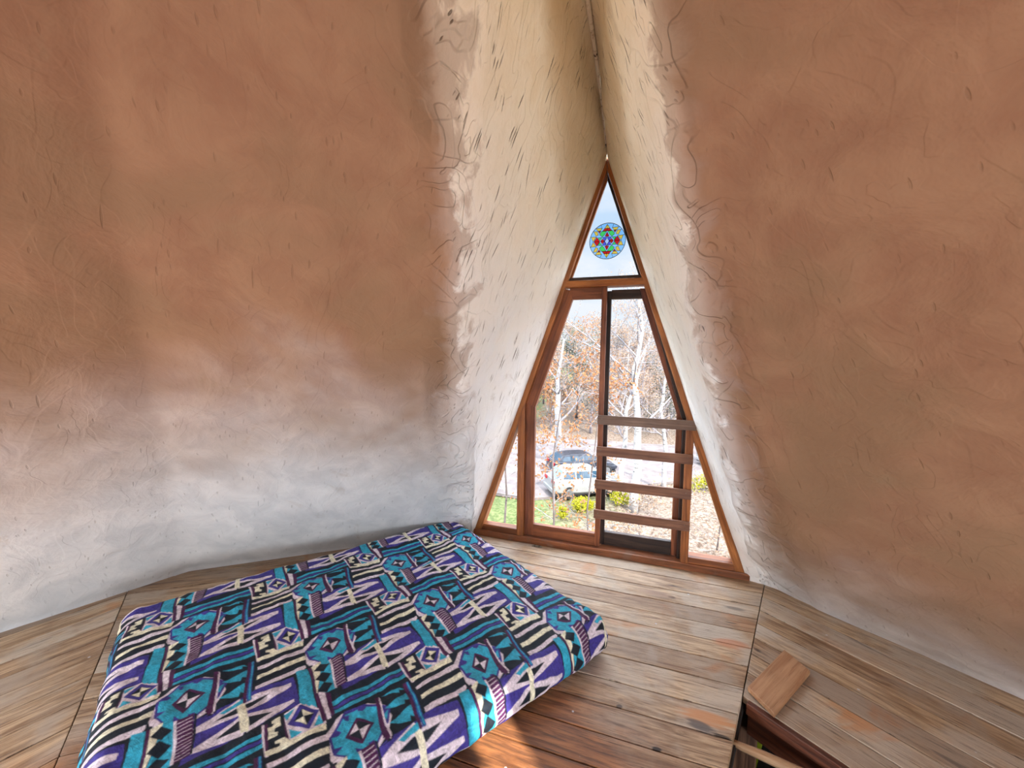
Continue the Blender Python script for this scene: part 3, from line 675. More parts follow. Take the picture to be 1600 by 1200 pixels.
# ================================================================= mattress
PAT=[('P',[[0.048,0.213],[0.205,0.185],[0.391,0.167],[0.477,0.145],[0.718,0.177],[0.724,0.271],[0.729,0.524],[0.639,0.506],[0.512,0.504],[0.48,0.525],[0.353,0.532],[0.028,0.554]]),
('W',[[0.063,0.281],[0.37,0.169],[0.386,0.354],[0.073,0.316]]),
('W',[[0.061,0.46],[0.354,0.368],[0.368,0.543],[0.063,0.487]]),
('W',[[0.38,0.184],[0.696,0.233],[0.691,0.273],[0.394,0.344]]),
('W',[[0.394,0.374],[0.699,0.422],[0.701,0.456],[0.386,0.542]]),
('P',[[0.073,0.316],[0.243,0.354],[0.35,0.365],[0.065,0.46]]),
('P',[[0.689,0.277],[0.692,0.414],[0.52,0.373],[0.406,0.353]]),
('D',[[0.202,0.288],[0.343,0.246],[0.367,0.325]]),
('D',[[0.209,0.462],[0.36,0.394],[0.354,0.484]]),
('D',[[0.39,0.248],[0.548,0.251],[0.4,0.31]]),
('D',[[0.394,0.404],[0.558,0.447],[0.4,0.499]]),
('K',[[0.347,0.184],[0.395,0.186],[0.397,0.536],[0.349,0.515]]),
('C',[[-0.127,0.615],[0.478,0.609],[0.48,0.728],[-0.131,0.747]]),
('D',[[-0.129,0.66],[0.477,0.638],[0.477,0.649],[-0.129,0.671]]),
('P',[[-0.129,0.67],[0.477,0.649],[0.476,0.682],[-0.13,0.704]]),
('D',[[-0.129,0.702],[0.477,0.68],[0.478,0.69],[-0.13,0.712]]),
('W',[[0.475,0.536],[0.491,0.54],[0.505,0.826],[0.484,0.823]]),
('M',[[0.493,0.544],[0.516,0.544],[0.512,0.728],[0.503,0.774],[0.491,0.778]]),
('M',[[0.624,0.533],[0.627,0.569],[0.633,0.773],[0.613,0.775]]),
('K',[[0.543,0.538],[0.601,0.532],[0.599,0.611],[0.599,0.625],[0.56,0.619],[0.557,0.651],[0.577,0.666],[0.571,0.693],[0.513,0.689],[0.52,0.639],[0.515,0.586],[0.542,0.591],[0.564,0.571],[0.543,0.563]]),
('K',[[0.485,0.774],[0.49,0.818],[0.843,0.838],[0.849,0.777],[0.628,0.779],[0.608,0.737],[0.553,0.731],[0.549,0.752],[0.577,0.764],[0.575,0.784],[0.498,0.776]]),
('W',[[0.486,0.88],[0.485,0.916],[0.85,0.923],[0.836,0.872]]),
('K',[[0.483,-0.01],[0.478,0.032],[0.843,0.02],[0.843,-0.03]]),
('W',[[0.467,0.108],[0.465,0.151],[0.824,0.141],[0.822,0.093]]),
('W',[[0.92,-0.208],[0.972,-0.226],[1.13,-0.21],[1.239,-0.108],[1.268,0.006],[1.193,0.153],[1.091,0.206],[0.946,0.244],[0.848,0.209],[0.848,0.124],[0.835,0.078],[0.853,-0.065],[0.835,-0.126]]),
('D',[[0.864,0.788],[0.867,0.812],[0.9,0.792],[0.887,0.753],[0.909,0.762],[0.92,0.792],[0.883,0.802],[0.844,0.866],[0.851,0.793]]),
('D',[[0.822,0.118],[0.866,0.119],[0.86,0.169],[0.889,0.166],[0.877,0.206],[0.832,0.211],[0.791,0.225],[0.751,0.195]]),
('P',[[-0.018,0.766],[0.111,0.784],[0.276,0.926],[0.23,1.052],[0.086,1.196],[-0.027,1.209],[-0.14,1.051],[-0.15,0.912]]),
('C',[[-0.016,0.793],[0.103,0.802],[0.255,0.935],[0.217,1.043],[0.084,1.175],[-0.022,1.194],[-0.124,1.05],[-0.132,0.918]]),
('P',[[0.072,0.774],[0.119,0.818],[0.088,0.838],[0.059,0.812]]),
('P',[[0.21,0.884],[0.254,0.937],[0.204,0.963],[0.198,0.917]]),
('P',[[0.181,-0.005],[0.242,0.017],[0.208,0.051],[0.166,0.028]]),
('P',[[0.056,0.121],[0.094,0.129],[0.087,0.184],[0.054,0.205]]),
('P',[[0.982,0.097],[1.017,0.146],[0.976,0.199],[0.974,0.159]]),
('P',[[0.868,0.005],[0.929,0.023],[0.897,0.04],[0.872,0.056]]),
('P',[[0.903,0.866],[0.939,0.907],[0.915,0.925],[0.864,0.915]]),
('P',[[0.963,0.797],[1.005,0.809],[0.992,0.859],[0.972,0.834]]),
('M',[[0.04,0.863],[0.141,0.973],[0.028,1.095],[-0.051,0.97]]),
('D',[[0.044,0.893],[0.113,0.973],[0.035,1.059],[-0.025,0.968]]),
('W',[[0.029,0.904],[0.037,0.971],[-0.023,0.97]]),
('W',[[0.11,-0.027],[0.039,0.056],[0.04,-0.027]]),
('D',[[0.219,0.124],[0.192,0.111],[0.194,0.151],[0.161,0.171],[0.165,0.2],[0.117,0.206],[0.193,0.208],[0.247,0.165]]),
('D',[[0.11,0.786],[0.145,0.776],[0.154,0.799],[0.186,0.793],[0.201,0.825],[0.226,0.832],[0.229,0.872],[0.255,0.887],[0.259,0.826],[0.13,0.733]]),
('M',[[0.189,0.777],[0.218,0.784],[0.203,1.203],[0.15,1.164]]),
('W',[[0.218,0.784],[0.225,0.797],[0.197,1.199],[0.188,1.192]]),
('M',[[0.181,-0.173],[0.209,-0.189],[0.196,0.186],[0.162,0.195]]),
('W',[[0.21,0.808],[0.22,0.819],[0.211,1.181],[0.196,1.186]]),
('C',[[0.24,0.788],[0.392,0.797],[0.416,0.832],[0.382,0.811],[0.376,0.839]]),
('C',[[0.233,0.917],[0.413,0.869],[0.413,0.964],[0.379,0.94],[0.368,0.983]]),
('C',[[0.223,0.068],[0.399,0.016],[0.403,0.127],[0.372,0.094],[0.362,0.142]]),
('C',[[0.236,0.227],[0.393,0.18],[0.383,0.227],[0.312,0.237],[0.269,0.251]]),
('M',[[0.422,-0.215],[0.446,-0.211],[0.403,0.232],[0.384,0.231]]),
('B',[[0.446,-0.211],[0.466,-0.208],[0.436,0.227],[0.405,0.228]]),
('C',[[0.452,-0.206],[0.46,-0.207],[0.429,0.216],[0.419,0.219]]),
('C',[[0.746,0.128],[0.826,0.14],[0.822,0.616],[0.731,0.524]]),
('W',[[0.732,0.51],[0.752,0.548],[0.763,0.539],[0.779,0.575],[0.795,0.565],[0.823,0.611],[0.822,0.636],[0.72,0.531]]),
('W',[[0.627,0.528],[0.728,0.515],[0.844,0.638],[0.853,0.783],[0.627,0.781]]),
('C',[[0.625,0.541],[0.698,0.53],[0.637,0.609]]),
('C',[[0.82,0.683],[0.834,0.774],[0.767,0.766]]),
('C',[[0.641,0.692],[0.703,0.764],[0.635,0.774]]),
('P',[[0.729,0.524],[0.831,0.644],[0.74,0.77],[0.637,0.645]]),
('D',[[0.732,0.57],[0.796,0.644],[0.733,0.73],[0.678,0.642]]),
('K',[[0.734,0.577],[0.792,0.644],[0.733,0.646]]),
('K',[[0.733,0.646],[0.682,0.645],[0.734,0.723]]),
('M',[[0.83,0.137],[0.853,0.141],[0.859,0.755],[0.83,0.765]]),
('W',[[0.854,0.475],[0.902,0.509],[0.89,0.759],[0.863,0.76]]),
('M',[[0.9,0.508],[0.937,0.537],[0.921,0.743],[0.891,0.752]]),
('C',[[0.924,0.121],[0.983,0.147],[0.989,0.516],[0.91,0.515],[0.859,0.467]]),
('K',[[0.853,0.141],[0.924,0.121],[0.852,0.473],[0.846,0.48]]),
('D',[[0.916,0.146],[0.977,0.208],[0.921,0.267],[0.856,0.202]]),
('D',[[0.909,0.265],[0.973,0.33],[0.916,0.393],[0.85,0.327]]),
('D',[[0.909,0.388],[0.974,0.447],[0.914,0.516],[0.852,0.462]]),
('M',[[0.999,0.144],[1.088,0.138],[1.074,0.49],[0.994,0.51]]),
('W',[[0.999,0.175],[1.081,0.164],[1.079,0.17],[0.998,0.181]]),
('W',[[0.998,0.209],[1.08,0.196],[1.078,0.203],[0.997,0.215]]),
('W',[[0.998,0.243],[1.078,0.229],[1.077,0.235],[0.997,0.249]]),
('W',[[0.997,0.276],[1.077,0.26],[1.076,0.266],[0.996,0.281]]),
('W',[[0.997,0.308],[1.076,0.292],[1.075,0.297],[0.996,0.314]]),
('W',[[0.996,0.34],[1.075,0.322],[1.074,0.328],[0.995,0.345]]),
('W',[[0.996,0.371],[1.074,0.353],[1.073,0.358],[0.995,0.376]]),
('W',[[0.995,0.402],[1.073,0.382],[1.072,0.388],[0.994,0.407]]),
('W',[[0.995,0.432],[1.072,0.412],[1.071,0.417],[0.994,0.437]]),
('W',[[0.994,0.462],[1.072,0.441],[1.07,0.446],[0.993,0.467]]),
('W',[[0.994,0.491],[1.071,0.469],[1.069,0.474],[0.993,0.496]]),
('W',[[0.982,0.146],[0.999,0.144],[0.994,0.514],[0.979,0.509]]),
('D',[[0.092,0.134],[0.106,0.158],[0.084,0.484],[0.072,0.488]])]
PC = dict(D=sr(10, 24, 38), P=sr(60, 52, 136), M=sr(70, 22, 70), C=sr(46, 160, 190), W=sr(216, 204, 214), K=sr(226, 222, 196), B=sr(40, 80, 150))
def poly_mask(px, py, poly):
    c = np.zeros(px.shape, bool); m = len(poly)
    for i in range(m):
        x1, y1 = poly[i]; x2, y2 = poly[(i + 1) % m]
        if y1 == y2: continue
        c ^= ((y1 > py) != (y2 > py)) & (px < (x2 - x1) * (py - y1) / (y2 - y1) + x1)
    return c
NTX = 400
def pattern_tile():
    g = (np.arange(NTX) + 0.5) / NTX
    X, Y = np.meshgrid(g, g)
    img = np.zeros((NTX, NTX, 3)) + np.array(PC['D'])
    for c, r in PAT:
        xs = [p[0] for p in r]; ys = [p[1] for p in r]
        for sx in (-1, 0, 1):
            for sy in (-1, 0, 1):
                if max(xs) < sx or min(xs) > sx + 1 or max(ys) < sy or min(ys) > sy + 1: continue
                img[poly_mask(X + sx, Y + sy, r)] = PC[c]
    for ax in (0, 1):
        img = 0.5 * img + 0.25 * np.roll(img, 1, ax) + 0.25 * np.roll(img, -1, ax)
    return img
TILE = pattern_tile()
U = np.array([0.838, -0.546]); Vv = np.array([0.546, 0.838])
U0, U1, V0, V1, TH = -0.875, 0.70, -2.65, -0.715, 0.185
RB = 0.085
def mattress():
    st = 0.0031
    R0 = 0.075                      # how far the rim reaches beyond the flat part
    arc = R0 * math.pi / 2; side = 0.10; tot = arc + side
    ua = np.arange(U0 + R0 - tot, U1 - R0 + tot, st); va = np.arange(V0 + R0 - tot, V1 - R0 + tot, st)
    uu, vv = np.meshgrid(ua, va, indexing='ij')
    cu = np.clip(uu, U0 + R0, U1 - R0); cv_ = np.clip(vv, V0 + R0, V1 - R0)
    du = uu - cu; dv = vv - cv_; d = np.hypot(du, dv); d = np.minimum(d, tot)
    dirx = du / (np.hypot(du, dv) + 1e-9); diry = dv / (np.hypot(du, dv) + 1e-9)
    ang = np.clip(d / R0, 0, math.pi / 2)
    outw = R0 * np.sin(ang); drop = R0 * (1 - np.cos(ang))
    below = np.clip(d - arc, 0, side)
    drop = drop + below * ((TH - R0 - 0.006) / side)
    outw = outw + 0.018 * np.sin(below / side * math.pi) - 0.035 * np.clip(below / side, 0, 1) ** 2
    pu = cu + dirx * outw; pv = cv_ + diry * outw
    # fabric coordinates continue over the rim
    Pw = np.stack([(uu * U[0] + vv * Vv[0]), (uu * U[1] + vv * Vv[1])], -1)
    P0 = np.array([-0.997, -1.609]); Mi = np.linalg.inv(np.array([[0.277, 0.416], [0.405, -0.295]]).T)
    L = (Pw - P0) @ Mi.T
    # small waviness of the printed lines
    wob = 0.006 * np.sin(uu * 23 + 1.3 * np.sin(vv * 9)) + 0.005 * np.sin(vv * 31 + uu * 11)
    Lx = L[..., 0] + wob; Ly = L[..., 1] + 0.006 * np.sin(uu * 17 + vv * 13 + 2)
    ix = (Lx % 1) * NTX - 0.5; iy = (Ly % 1) * NTX - 0.5
    x0 = np.floor(ix).astype(int); y0 = np.floor(iy).astype(int); fx = (ix - x0)[..., None]; fy = (iy - y0)[..., None]
    T_ = lambda a, b: TILE[b % NTX, a % NTX]
    col = (T_(x0, y0) * (1 - fx) * (1 - fy) + T_(x0 + 1, y0) * fx * (1 - fy) + T_(x0, y0 + 1) * (1 - fx) * fy + T_(x0 + 1, y0 + 1) * fx * fy)
    z = TH - drop
    n0, n1 = uu.shape
    onside = np.clip(d / arc, 0, 1)
    # tufting hollows, cloth ripples and the sag of an old futon
    z = z + (1 - onside) * (0.010 * np.sin(uu * 5.1 + 0.8) * np.sin(vv * 4.3 + 0.5) + 0.006 * np.sin(uu * 11 + vv * 7))
    rip = np.zeros_like(z)
    F = np.vectorize(lambda a, b: noise.noise(Vector((a, b, 0.0))))
    cu_ = (slice(None, None, 5), slice(None, None, 5))
    def up(sm):
        r = np.repeat(np.repeat(sm, 5, 0), 5, 1)[:n0, :n1]
        for _ in range(7):
            r = (r + np.roll(r, 1, 0) + np.roll(r, -1, 0) + np.roll(r, 1, 1) + np.roll(r, -1, 1)) / 5
        return r
    us, vs_ = uu[cu_], vv[cu_]
    rip += 0.009 * up(F(us * 6, vs_ * 9)) + 0.006 * up(F(us * 22, vs_ * 10)) + 0.005 * up(F(us * 12 + 9, vs_ * 30))
    # gathers along the far edge and at the corners
    gath = np.clip((vv - (V1 - 0.22)) / 0.22, 0, 1)
    rip += gath * 0.012 * up(F(us * 26, vs_ * 5 + 4))
    dist_c = np.hypot(uu - (U1 - 0.03), vv - (V1 - 0.03))
    z = z + 0.012 * np.exp(-(dist_c / 0.16) ** 2)
    nz_ = np.where(onside < 1, np.cos(np.clip(ang, 0, math.pi / 2)), 0.0)
    z = z + rip * nz_; pu = pu + rip * dirx * (1 - nz_); pv = pv + rip * diry * (1 - nz_)
    z = np.maximum(z, 0.004)
    X = pu * U[0] + pv * Vv[0]; Y = pu * U[1] + pv * Vv[1]
    verts = np.stack([X, Y, z], -1).reshape(-1, 3)
    i, j = np.meshgrid(np.arange(n0 - 1), np.arange(n1 - 1), indexing='ij')
    a = (i * n1 + j).ravel(); faces = np.stack([a, a + n1, a + n1 + 1, a + 1], -1)
    # drop the part of the corner fans that would fold onto itself
    dd = np.hypot(du, dv).ravel(); keep = ~np.all(dd[faces] > tot + st, axis=1); faces = faces[keep]
    me = bpy.data.meshes.new('cover')
    me.vertices.add(len(verts)); me.vertices.foreach_set('co', verts.ravel())
    me.loops.add(faces.size); me.loops.foreach_set('vertex_index', faces.ravel())
    me.polygons.add(len(faces)); me.polygons.foreach_set('loop_start', np.arange(0, faces.size, 4)); me.polygons.foreach_set('loop_total', np.full(len(faces), 4))
    me.polygons.foreach_set('use_smooth', np.ones(len(faces), bool))
    ca = me.attributes.new('print', 'FLOAT_COLOR', 'POINT')
    ca.data.foreach_set('color', np.concatenate([col.reshape(-1, 3), np.ones((len(verts), 1))], 1).ravel())
    me.update(calc_edges=True); me.validate()
    t = NT('printed_cotton')
    at = t.n('Attribute'); at.attribute_name = 'print'
    o_ = t.coord()
    br = t.noise(t.coord((1, 1, 1), (0, 0, 0.58)), 55, 4, 0.6, 1.6)
    br2 = t.noise(o_, 22, 4, 0.6, 2.2)
    c = t.mix(1.0, at.outputs['Color'], t.ramp(t.math('MULTIPLY', t.math('ADD', br, br2), 0.5), [(0.38, 0.62), (0.62, 1.22)]), 'MULTIPLY')
    weave = t.noise(o_, 420, 2)
    b = t.bsdf(c, 0.7, t.math('ADD', t.math('MULTIPLY', weave, 0.15), t.noise(t.coord((1.0, 2.4, 1), (0, 0, 0.6)), 34, 4, 0.55, 1.0)), 0.004, 0.6, spec=0.35)
    b.inputs['Sheen Weight'].default_value = 0.0
    me.materials.append(t.m)
    return me
mt = empty('mattress', (float((U0 + U1) / 2 * U[0] + (V0 + V1) / 2 * Vv[0]), float((U0 + U1) / 2 * U[1] + (V0 + V1) / 2 * Vv[1]), 0))
tag(mt, 'low futon mattress in a blue, teal and purple geometric print cover on the board floor', 'mattress')
cov = bpy.data.objects.new('cover', mattress()); COL.objects.link(cov); cov.parent = mt
cov.matrix_parent_inverse = Matrix.Translation(-mt.location)
# the body of the mattress under the cover
core = MB()
def uvp(u, v): return (float(u * U[0] + v * Vv[0]), float(u * U[1] + v * Vv[1]))
core.prism([uvp(U0 + 0.08, V0 + 0.08), uvp(U1 - 0.08, V0 + 0.08), uvp(U1 - 0.08, V1 - 0.08), uvp(U0 + 0.08, V1 - 0.08)], 0.0, 0.10, 'z')
oc = core.build('filling', flat('cotton_filling', sr(210, 205, 195), 0.9), mt); oc.matrix_parent_inverse = Matrix.Translation(-mt.location)

# ================================================================= stair opening at the lower right
M_BEAM = wood('rough_brown_timber', sr(142, 104, 78), sr(72, 46, 32), (0, 0, 1), 0.6)
M_HEAD = wood('red_brown_header', sr(128, 72, 46), sr(72, 36, 22), (0.81, -0.59, 0), 0.55)
ca, sa = math.cos(math.radians(36)), math.sin(math.radians(36))
def R1(x, y): X_, Y_ = x, y + FA; return (X_ * ca + Y_ * sa, -X_ * sa + Y_ * ca - FA)
mb = MB(); mb.prism([R1(-0.745, -1.040), R1(0.74, -1.040), R1(0.75, -0.96), R1(-0.765, -0.96)], -0.16, -0.037, 'z')
mb.prism([R1(-0.745, -1.062), R1(0.74, -1.062), R1(0.74, -1.037), R1(-0.745, -1.037)], -0.055, -0.003, 'z')
structure(mb.build('trim_3', M_HEAD, bevel=0.003), 'red brown header board edging the stair opening')
mb = MB(); mb.box((0.70, -1.02, -2.4), (0.845, -0.92, -0.16)); 
structure(mb.build('trim_4', M_BEAM, bevel=0.006), 'rough brown timber post below the floor in the stair opening')
mb = MB()
for (xa, ya), (xb, yb) in (((0.735, -1.075), (0.40, -2.08)),):
    mb.prism([(xa - 0.10, ya), (xa - 0.002, ya), (xb - 0.002, yb), (xb - 0.10, yb)], -0.22, -0.036, 'z')
structure(mb.build('trim_5', M_BEAM, bevel=0.004), 'brown joist under the board ends along the stair opening')
# dark box added for the storey below, keeps light out of the opening
mb = MB()
mb.box((-0.2, -2.9, -2.5), (2.6, 0.0, -2.42))
mb.box((-0.25, -2.9, -2.5), (-0.2, 0.0, -0.08)); mb.box((2.6, -2.9, -2.5), (2.65, 0.0, -0.08))
mb.box((-0.2, -0.05, -2.5), (2.6, 0.0, -0.08)); mb.box((-0.2, -2.95, -2.5), (2.6, -2.9, -0.08))
structure(mb.build('lower_dark_box', M_DARK), 'dark box added for the storey below, keeping light out')
mb = MB(); mb.tube([(0.685, -1.255, -0.035), (0.72, -1.262, -0.038), (0.80, -1.275, -0.040), (1.0, -1.31, -0.05), (1.25, -1.36, -0.06)], [0.010, 0.014, 0.018, 0.020, 0.020], 16)
tag(mb.build('wooden_pole', wood('pale_turned_wood', sr(206, 172, 136), sr(150, 110, 76), (1, -0.17, 0), 0.4), smooth=True), 'pale round wooden pole across the stair opening at the lower right corner', 'pole')
mb = MB(); mb.tube([(0.915, -0.86, -0.19), (0.96, -0.56, -0.75), (1.03, -0.10, -1.62)], 0.017, 16)
tag(mb.build('green_tube', flat('glossy_yellow_green', sr(150, 160, 40), 0.18), smooth=True), 'glossy yellow green tube leaning in the dark stair opening', 'tube')
mb = MB(); mb.prism([(0.795, -1.010), (0.868, -1.128), (1.098, -0.808), (1.025, -0.690)], 0.004, 0.026, 'z')
ob = mb.build('loose_board', wood('light_brown_offcut', sr(204, 158, 118), sr(160, 112, 76), (0.58, 0.81, 0), 0.5), bevel=0.003)
tag(ob, 'loose light brown board lying on the floor edge above the stair opening', 'board')
# small metal latch plate lying by the sill
mb = MB(); mb.box((-0.485, -0.040, 0.002), (-0.405, -0.022, 0.005)); mb.box((-0.47, -0.040, 0.005), (-0.455, -0.022, 0.011)); mb.box((-0.435, -0.040, 0.005), (-0.42, -0.022, 0.011))
tag(mb.build('latch_plate', flat('dull_brass', sr(120, 110, 96), 0.4, metallic=0.7), bevel=0.001), 'small dull metal latch plate on the floor in front of the window sill', 'latch')
_sr0 = sr
def sr(r, g, b, k=0.33): return tuple(c * k for c in _sr0(r, g, b))   # outdoor surfaces stand in far stronger light
# ================================================================= outdoors (the ground lies 6.4 m below the attic floor)
G = -6.4
def ground_material():
    t = NT('autumn_ground')
    o = t.coord(); sp = t.n('SeparateXYZ'); t.l(o, sp.inputs[0])
    n1 = t.noise(o, 0.35, 5, 0.6); n2 = t.noise(o, 6.0, 6, 0.75); n3 = t.noise(o, 14, 4, 0.8)
    litter = t.mix(t.mr(n2, 0.36, 0.62), sr(112, 92, 76), sr(190, 174, 160))
    litter = t.mix(t.mr(n3, 0.56, 0.66, 0, 0.8), litter, sr(190, 122, 76))
    grass = t.mix(t.mr(n2, 0.35, 0.65), sr(104, 124, 70), sr(156, 164, 112))
    f = t.math('ADD', t.math('MULTIPLY', sp.outputs['X'], 0.16), t.math('MULTIPLY', n1, 1.6))
    f = t.math('ADD', f, t.mr(sp.outputs['Y'], 22, 36, 0.0, 1.6))
    col = t.mix(t.mr(f, 0.05, 0.75), grass, litter)
    t.bsdf(col, 0.95, n2, 0.05, 0.7, spec=0.1); return t.m
mb = MB(); NXG = 70
def gz(x, y):
    return G + 0.12 * noise.noise(Vector((x * 0.3, y * 0.3, 0))) + max(0, y - 38) * 0.07
for j in range(60):
    for i in range(NXG):
        pass
gx = [-60 + 130 * i / 80 for i in range(81)]; gy = [2 + 98 * (j / 60) ** 1.4 for j in range(61)]
mb.v = [(x, y, gz(x, y)) for y in gy for x in gx]
mb.f = [(j * 81 + i, j * 81 + i + 1, (j + 1) * 81 + i + 1, (j + 1) * 81 + i) for j in range(60) for i in range(80)]; mb.mi = [0] * len(mb.f)
structure(mb.build('ground', ground_material(), smooth=True), 'ground of grass and fallen leaves below the window')
t = NT('pale_gravel'); o_ = t.coord()
c = t.mix(t.mr(t.noise(o_, 1.1, 6, 0.7), 0.35, 0.65), sr(140, 130, 130), sr(172, 163, 162))
t.bsdf(t.mix(t.mr(t.noise(o_, 12, 4, 0.8), 0.55, 0.7, 0, 0.5), c, sr(140, 112, 96)), 0.95, t.noise(o_, 20, 3), 0.02, 0.5, spec=0.1)
mb = MB(); mb.prism([(-40, 17.2), (-9, 17.4), (-5.3, 17.2), (-3.2, 18.6), (-0.8, 20.8), (3.5, 24.2), (14, 28.5), (40, 34), (40, 38.5), (12, 35.5), (0, 33.5), (-14, 33.5), (-40, 36)], G + 0.02, G + 0.17, 'z')
structure(mb.build('driveway', t.m), 'pale gravel driveway and road beyond the lawn')

# ---------------------------------------------------------------- trees
def bark(name, a, b, mark=0.0):
    t = NT(name); o = t.coord((1, 1, 0.35)); n = t.noise(o, 6, 5, 0.7)
    c = t.mix(t.mr(n, 0.35, 0.65), a, b)
    if mark:
        m = t.n('Mapping'); m.inputs['Scale'].default_value = (1.6, 1.6, 9); t.l(t.coord(), m.inputs[0])
        c = t.mix(t.mr(t.noise(m.outputs[0], 1.4, 3, 0.6), 0.60, 0.66, 0, mark), c, sr(60, 52, 50))
    t.bsdf(c, 0.85, n, 0.01, 0.6); return t.m
M_BIRCH = bark('white_birch_bark', sr(205, 200, 200), sr(235, 232, 232), 0.85)
M_GREY = bark('grey_twig_bark', sr(160, 150, 156), sr(204, 198, 206))  # outdoor haze put into the bark colour as pale grey
M_BROWN = bark('brown_branch_bark', sr(104, 90, 88), sr(150, 134, 130))
def leafm(name, a, b):
    t = NT(name); n = t.noise(t.coord(), 2.6, 4, 0.8)
    c = t.mix(t.mr(n, 0.35, 0.65), a, b)
    d = t.n('BsdfDiffuse'); t.l(c, d.inputs[0]); tl = t.n('BsdfTranslucent'); t.l(c, tl.inputs[0])
    mx = t.n('MixShader', ); mx.inputs[0].default_value = 0.4; t.l(d.outputs[0], mx.inputs[1]); t.l(tl.outputs[0], mx.inputs[2]); t.l(mx.outputs[0], t.out.inputs[0]); return t.m
M_ORANGE = leafm('dry_orange_leaves', sr(196, 128, 84), sr(224, 176, 134))
M_TAN = leafm('pale_tan_leaves', sr(204, 168, 140), sr(220, 200, 182))
M_YELLOW = leafm('yellow_leaves', sr(206, 204, 40), sr(236, 232, 90))
M_PINE = leafm('dull_green_needles', sr(120, 132, 116), sr(160, 168, 152))

def grow(mb, p, d, length, r, depth, rg, tips, spread=0.7, up=0.15, kids=(3, 5), minr=0.006):
    n = 5 if depth > 0 else 3
    pts = [Vector(p)]; rad = [r]; d = Vector(d).normalized(); cur = Vector(p); seg = length / n
    for i in range(n):
        d = (d + Vector((rg.gauss(0, 0.13), rg.gauss(0, 0.13), rg.gauss(0, 0.08) + up * 0.25))).normalized()
        cur = cur + d * seg; pts.append(cur.copy()); rad.append(max(minr, r * (1 - 0.72 * (i + 1) / n)))
    mb.tube(pts, rad, 6 if r > 0.04 else (4 if r > 0.015 else 3), cap=False)
    if depth == 0: tips.extend(pts[1:]); return
    if depth == 1: tips.extend(pts[2:])
    for k in range(rg.randint(*kids)):
        i = rg.randint(1, n); base = pts[i]
        a = rg.uniform(0, 2 * math.pi)
        side = d.orthogonal(); side.rotate(Matrix.Rotation(a, 3, d))
        nd = (d * (1 - spread * 0.5) + side * spread + Vector((0, 0, up))).normalized()
        grow(mb, base, nd, length * rg.uniform(0.5, 0.72), rad[i] * 0.62, depth - 1, rg, tips, spread, up, kids, minr)

def leaf_cloud(tips, n, size, scatter, rg, zlo=-99, zhi=99):
    vs = []; fs = []
    cand = [p for p in tips if zlo < p.z < zhi] or tips
    for _ in range(n):
        p = rg.choice(cand) + Vector((rg.gauss(0, scatter), rg.gauss(0, scatter), rg.gauss(0, scatter)))
        a = Vector((rg.gauss(0, 1), rg.gauss(0, 1), rg.gauss(0, 1))).normalized(); b = a.orthogonal().normalized()
        s = size * rg.uniform(0.6, 1.25); a *= s; b *= s * 0.6
        o = len(vs); vs += [p - a, p + b - a * 0.1, p + a, p - b - a * 0.1]; fs.append((o, o + 1, o + 2, o + 3))
    m = MB(); m.v = [tuple(v) for v in vs]; m.f = fs; m.mi = [0] * len(fs); return m

def tree(name, label, cat, base, path, rad, barkm, leaf, nleaf, seed, first=0.25, nb=9, blen=2.6, depth=2, lsize=0.05, extra=(), group=None, scatter=0.12, up=0.25, spread=0.75, z_leaf=(-99, 99), minr=0.006, brm=None):
    """path: trunk polyline relative to base"""
    rg = random.Random(seed); root = empty(name, base); tag(root, label, cat, group)
    tb = MB(); bb = MB(); tips = []
    P = [Vector(p) for p in path]; n = len(P)
    R_ = [rad * (1 - 0.8 * i / (n - 1)) for i in range(n)]
    # finer trunk with slight wobble
    F = []; FR = []
    for i in range(n - 1):
        for k in range(3):
            f = k / 3; F.append(P[i].lerp(P[i + 1], f) + Vector((rg.gauss(0, rad * 0.15), rg.gauss(0, rad * 0.15), 0)) * (0 if i == k == 0 else 1)); FR.append(R_[i] * (1 - f) + R_[i + 1] * f)
    F.append(P[-1]); FR.append(R_[-1]); tb.tube(F, FR, 10)
    m = len(F)
    for b in range(nb):
        i = min(m - 1, int(m * (first + (1 - first) * (b + rg.random()) / nb)))
        a = rg.uniform(0, 2 * math.pi) if b % 2 else rg.uniform(math.pi * 0.8, math.pi * 2.2)
        d = Vector((math.cos(a) * spread, math.sin(a) * spread, 0.35 + up))
        grow(bb, F[i], d, blen * (1.1 - 0.5 * i / m) * rg.uniform(0.7, 1.2), max(FR[i] * 0.42, 0.012), depth, rg, tips, 0.7, up * 0.5, (3, 5), minr)
    for pts, r0 in extra:
        q = [Vector(p) for p in pts]; bb.tube(q, [r0 * (1 - 0.7 * i / (len(q) - 1)) for i in range(len(q))], 6)
        for i in range(1, len(q)): grow(bb, q[i], (q[i] - q[i - 1]) + Vector((0, 0, 0.3)), 0.9, r0 * 0.35, 1, rg, tips, 0.7, 0.1, (3, 4), minr)
    tb.build('trunk', barkm, root, smooth=True); bb.build('branches', brm or barkm, root, smooth=True)
    if nleaf: leaf_cloud(tips, nleaf, lsize, scatter, rg, *z_leaf).build('foliage', leaf, root)
    return root

